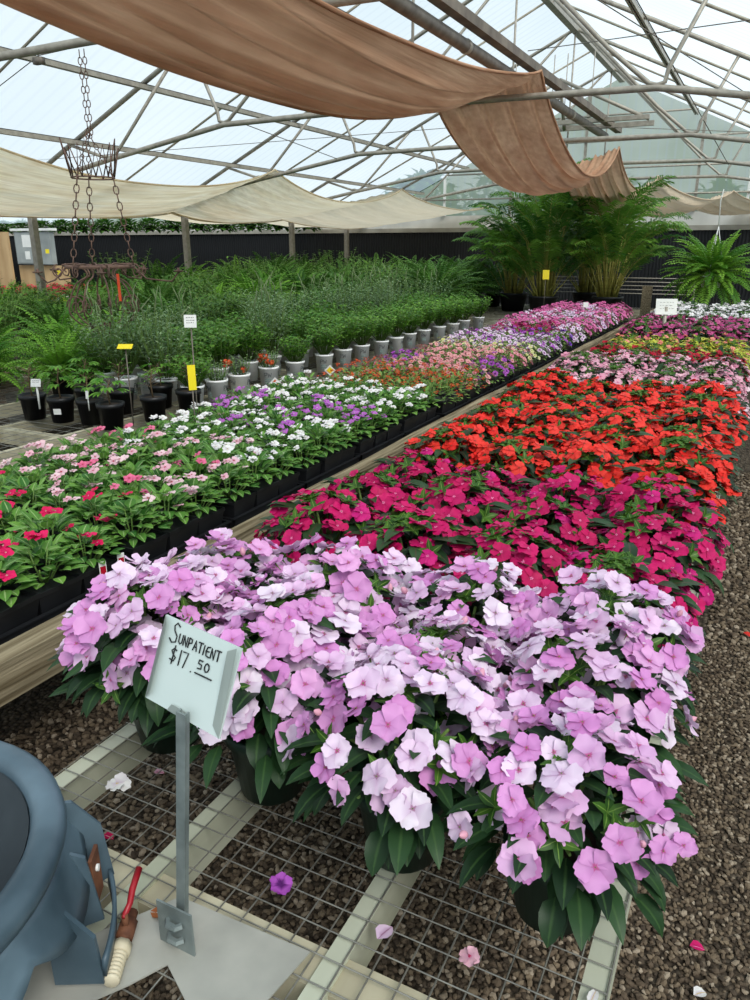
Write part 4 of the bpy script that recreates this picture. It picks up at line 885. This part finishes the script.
# wrought iron hanging planter on chains
ir=plain('rusted_wrought_iron','54403a','7a6052',25,.75,.2,.15)
hg=thing('iron_chandelier',(-4.80,4.62,.88),'rusty wrought iron scrollwork chandelier planter hanging by chains from the roof truss','chandelier')
def scroll(m,pts,r=.006): m.tube(pts,r,6)
m=MB(); m.lathe([(.265,.55),(.275,.565),(.265,.58),(.255,.565),(.265,.55)],28); m.lathe([(.10,.10),(.11,.11),(.10,.12)],16); m.build('ring',ir,hg)
m=MB()
def curl(m,c,e,r0,turns,sgn=1,start=0):   # flat spiral in the vertical plane through direction e
    pts=[]
    for k in range(int(turns*12)+1):
        a=start+sgn*k/12*2*pi; r=r0*(1-k/(turns*12+3)); pts.append(c+e*(r*cos(a))+V((0,0,r*sin(a))))
    m.tube(pts,.0055,5)
for k in range(8):
    a=k*pi/4+.2; e_=V((cos(a),sin(a),0))*.80; 
    m=MB(); pts=[e_*.10+V((0,0,.12)),e_*.20+V((0,0,.10)),e_*.34+V((0,0,.22)),e_*.26+V((0,0,.42)),e_*.13+V((0,0,.50)),e_*.22+V((0,0,.58)),e_*.36+V((0,0,.58))]
    sm_=[]
    for i in range(len(pts)-1):
        for q in range(5):
            t=q/5; p0=pts[max(i-1,0)];p1=pts[i];p2=pts[i+1];p3=pts[min(i+2,len(pts)-1)]
            sm_.append(.5*((2*p1)+(p2-p0)*t+(2*p0-5*p1+4*p2-p3)*t*t+(3*p1-p0-3*p2+p3)*t*t*t))
    sm_.append(pts[-1]); m.tube(sm_,.007,6); curl(m,e_*.40+V((0,0,.53)),e_,.055,1.5,-1,1.57); curl(m,e_*.27+V((0,0,.26)),e_,.09,1.6,1,0); curl(m,e_*.12+V((0,0,.05)),e_,.05,1.4,-1,1.5); m.build('scroll_arm',ir,hg)
for k in range(5):
    a=k*1.256+.5; e_=V((cos(a),sin(a),0)); m=MB(); r_=.62 if k<3 else .48; m.tube([e_*.27+V((0,0,.56)),e_*.36+V((0,0,.47)),e_*(r_-.06)+V((0,0,.45)),e_*r_+V((0,0,.52))],.007,6); m.lathe([(0,0),(.035,.004),(.04,.015),(.012,.012),(.010,.035),(0,.035)],12,0,tuple(e_*r_+V((0,0,.52)))); m.build('candle_arm',ir,hg)
def chain(m,a,b,L=.055,r=.0035,w_=.014):
    a=V(a);b=V(b); d=(b-a); n=max(2,int(d.length/(L*.8))); d.normalize(); x=d.orthogonal().normalized(); y=d.cross(x)
    for k in range(n):
        c=a.lerp(b,(k+.5)/n); s_=x if k%2 else y; pts=[c+d*(L*.5*cos(q))+s_*(w_*sin(q)) for q in [i*pi/4 for i in range(8)]]; m.tube(pts,r,4,closed=True)
bk=thing('wire_crown_planter',(-4.80,4.65,2.10),'rusty zigzag wire crown strung on the chains above the chandelier','wire crown'); m=MB(); pts=[]
for k in range(24):
    a=k*2*pi/24; pts.append(V((.16*cos(a),.16*sin(a),0)))
m.tube(pts,.006,5,closed=True)
m.build('ring',ir,bk)
m=MB(); N=10
for k in range(N):
    a=k*2*pi/N; b=(k+.5)*2*pi/N; c=(k+1)*2*pi/N; m.tube([(.16*cos(a),.16*sin(a),0),(.21*cos(b),.21*sin(b),.22 if k%2 else .27),(.16*cos(c),.16*sin(c),0)],.0055,5)
m.build('zigzag_wire',ir,bk)
T=V((-4.80,4.65,2.97)); 
for k,(a,b,l) in enumerate([(T,V((-4.80,4.65,2.40)),'left strand'),(T+V((.05,0,0)),V((-4.77,4.65,2.40)),'right strand')]):
    m=MB(); chain(m,a,b); tag(m.build('chain',ir),'rusty chain from the truss down to the wire crown, '+l,'chain')
for k in range(3):
    a=k*2.094+.5; e_=V((cos(a),sin(a),0)); p=V((-4.80,4.65,0)); m=MB(); chain(m,p+e_*.155+V((0,0,2.10)),V((-4.80,4.62,1.46))+e_*.265,.07,.0045,.02); chain(m,p+e_*.155+V((0,0,2.10)),p+V((0,0,2.42)),.05); tag(m.build('chain',ir),'rusty link chain carrying the chandelier, '+['rear right','left','front right'][k]+' one of three','chain')
m=MB(); m.box((-.012,-.002,-.10),(.012,.002,.10)); o=m.build('orange_ribbon',plain('orange_tape','d8421c','f05a28',4,.5),None,False); o.location=(-4.42,4.42,1.30); tag(o,'orange plastic ribbon hanging from the iron chandelier','ribbon')
for k,(x,z) in enumerate([(-5.12,1.56),(-5.02,1.40)]):
    m=MB(); m.box((-.02,-.001,-.016),(.02,.001,.016)); o=m.build('yellow_tag',yel,None,False); o.location=(x,4.40,z); tag(o,['upper','lower'][k]+' small yellow tag clipped to the iron chandelier','tag')
# utility corner, far left
ply=plain('plywood_board','a98a62','c2a47a',3,.8,vscale=(1,1,.3)); 
m=MB(); m.box((-17.9,14.4,0),(-16.1,14.46,1.12)); tag(m.build('plywood_panel',ply,None,False),'low tan plywood panel under the grey cabinet at far left','board')
m=MB(); m.box((-18.9,14.25,0),(-18.0,14.31,1.95)); tag(m.build('plywood_panel',ply,None,False),'tall tan plywood sheet at the far left edge','board')
o=thing('electrical_cabinet',(-17.15,14.3,1.15),'grey electrical cabinet with white notices mounted at far left','cabinet'); m=MB(); m.box((-.65,0,0),(.65,.15,.8)); m.build('body',plain('grey_enamel','7f8584','989e9c',3,.5),o,False)
m=MB(); m.box((-.60,-.015,.03),(.05,0,.77)); m.build('door',plain('grey_enamel_door','8b9190','a3a9a7',3,.5),o,False)
m=MB(); m.box((-.35,-.02,.42),(.0,-.016,.72)); m.build('notice',white_paint,o,False); m=MB(); m.box((-.3,-.02,.12),(-.12,-.016,.32)); m.build('notice',white_paint,o,False)
m=MB(); m.box((-.72,-.05,.82),(.72,.2,.88)); m.build('top_rail',white_paint,o,False)
# right end: stake, wire fence, brown post
m=MB(); m.box((-1.72,12.5,0),(-1.58,12.58,1.02)); tag(m.build('wooden_post',wood_d,None,False),'weathered grey wooden post beyond the end of the flower bench','post')
m=MB(); m.box((.08,12.5,0),(.24,12.6,1.5)); tag(m.build('wooden_post',plain('brown_post','4e3526','6a4a36',4,.8),None,False),'reddish brown post at the right edge behind the flowers','post')
o=thing('wire_fence',(-2.6,13.9+1.4,0),'low horizontal wire fence in front of the black wall','fence'); m=MB()
for z in (.75,.82,.89,.96,1.03): m.tube([(-1.3,0,z),(1.4,0,z)],.008,4)
m.build('fence_wire',steel,o)
for x in (-1.3,1.4):
    m=MB(); m.tube([(x,0,0),(x,0,1.08)],.02,6); m.build('fence_post',steel,o)
m=MB(); m.tube([(-.35,11.85,.75),(.10,11.2,1.12)],.008,5); tag(m.build('bamboo_stick',plain('bamboo','a3854f','b89a62',5,.6)),'thin bamboo stick leaning at the right edge behind the white flowers','stick')
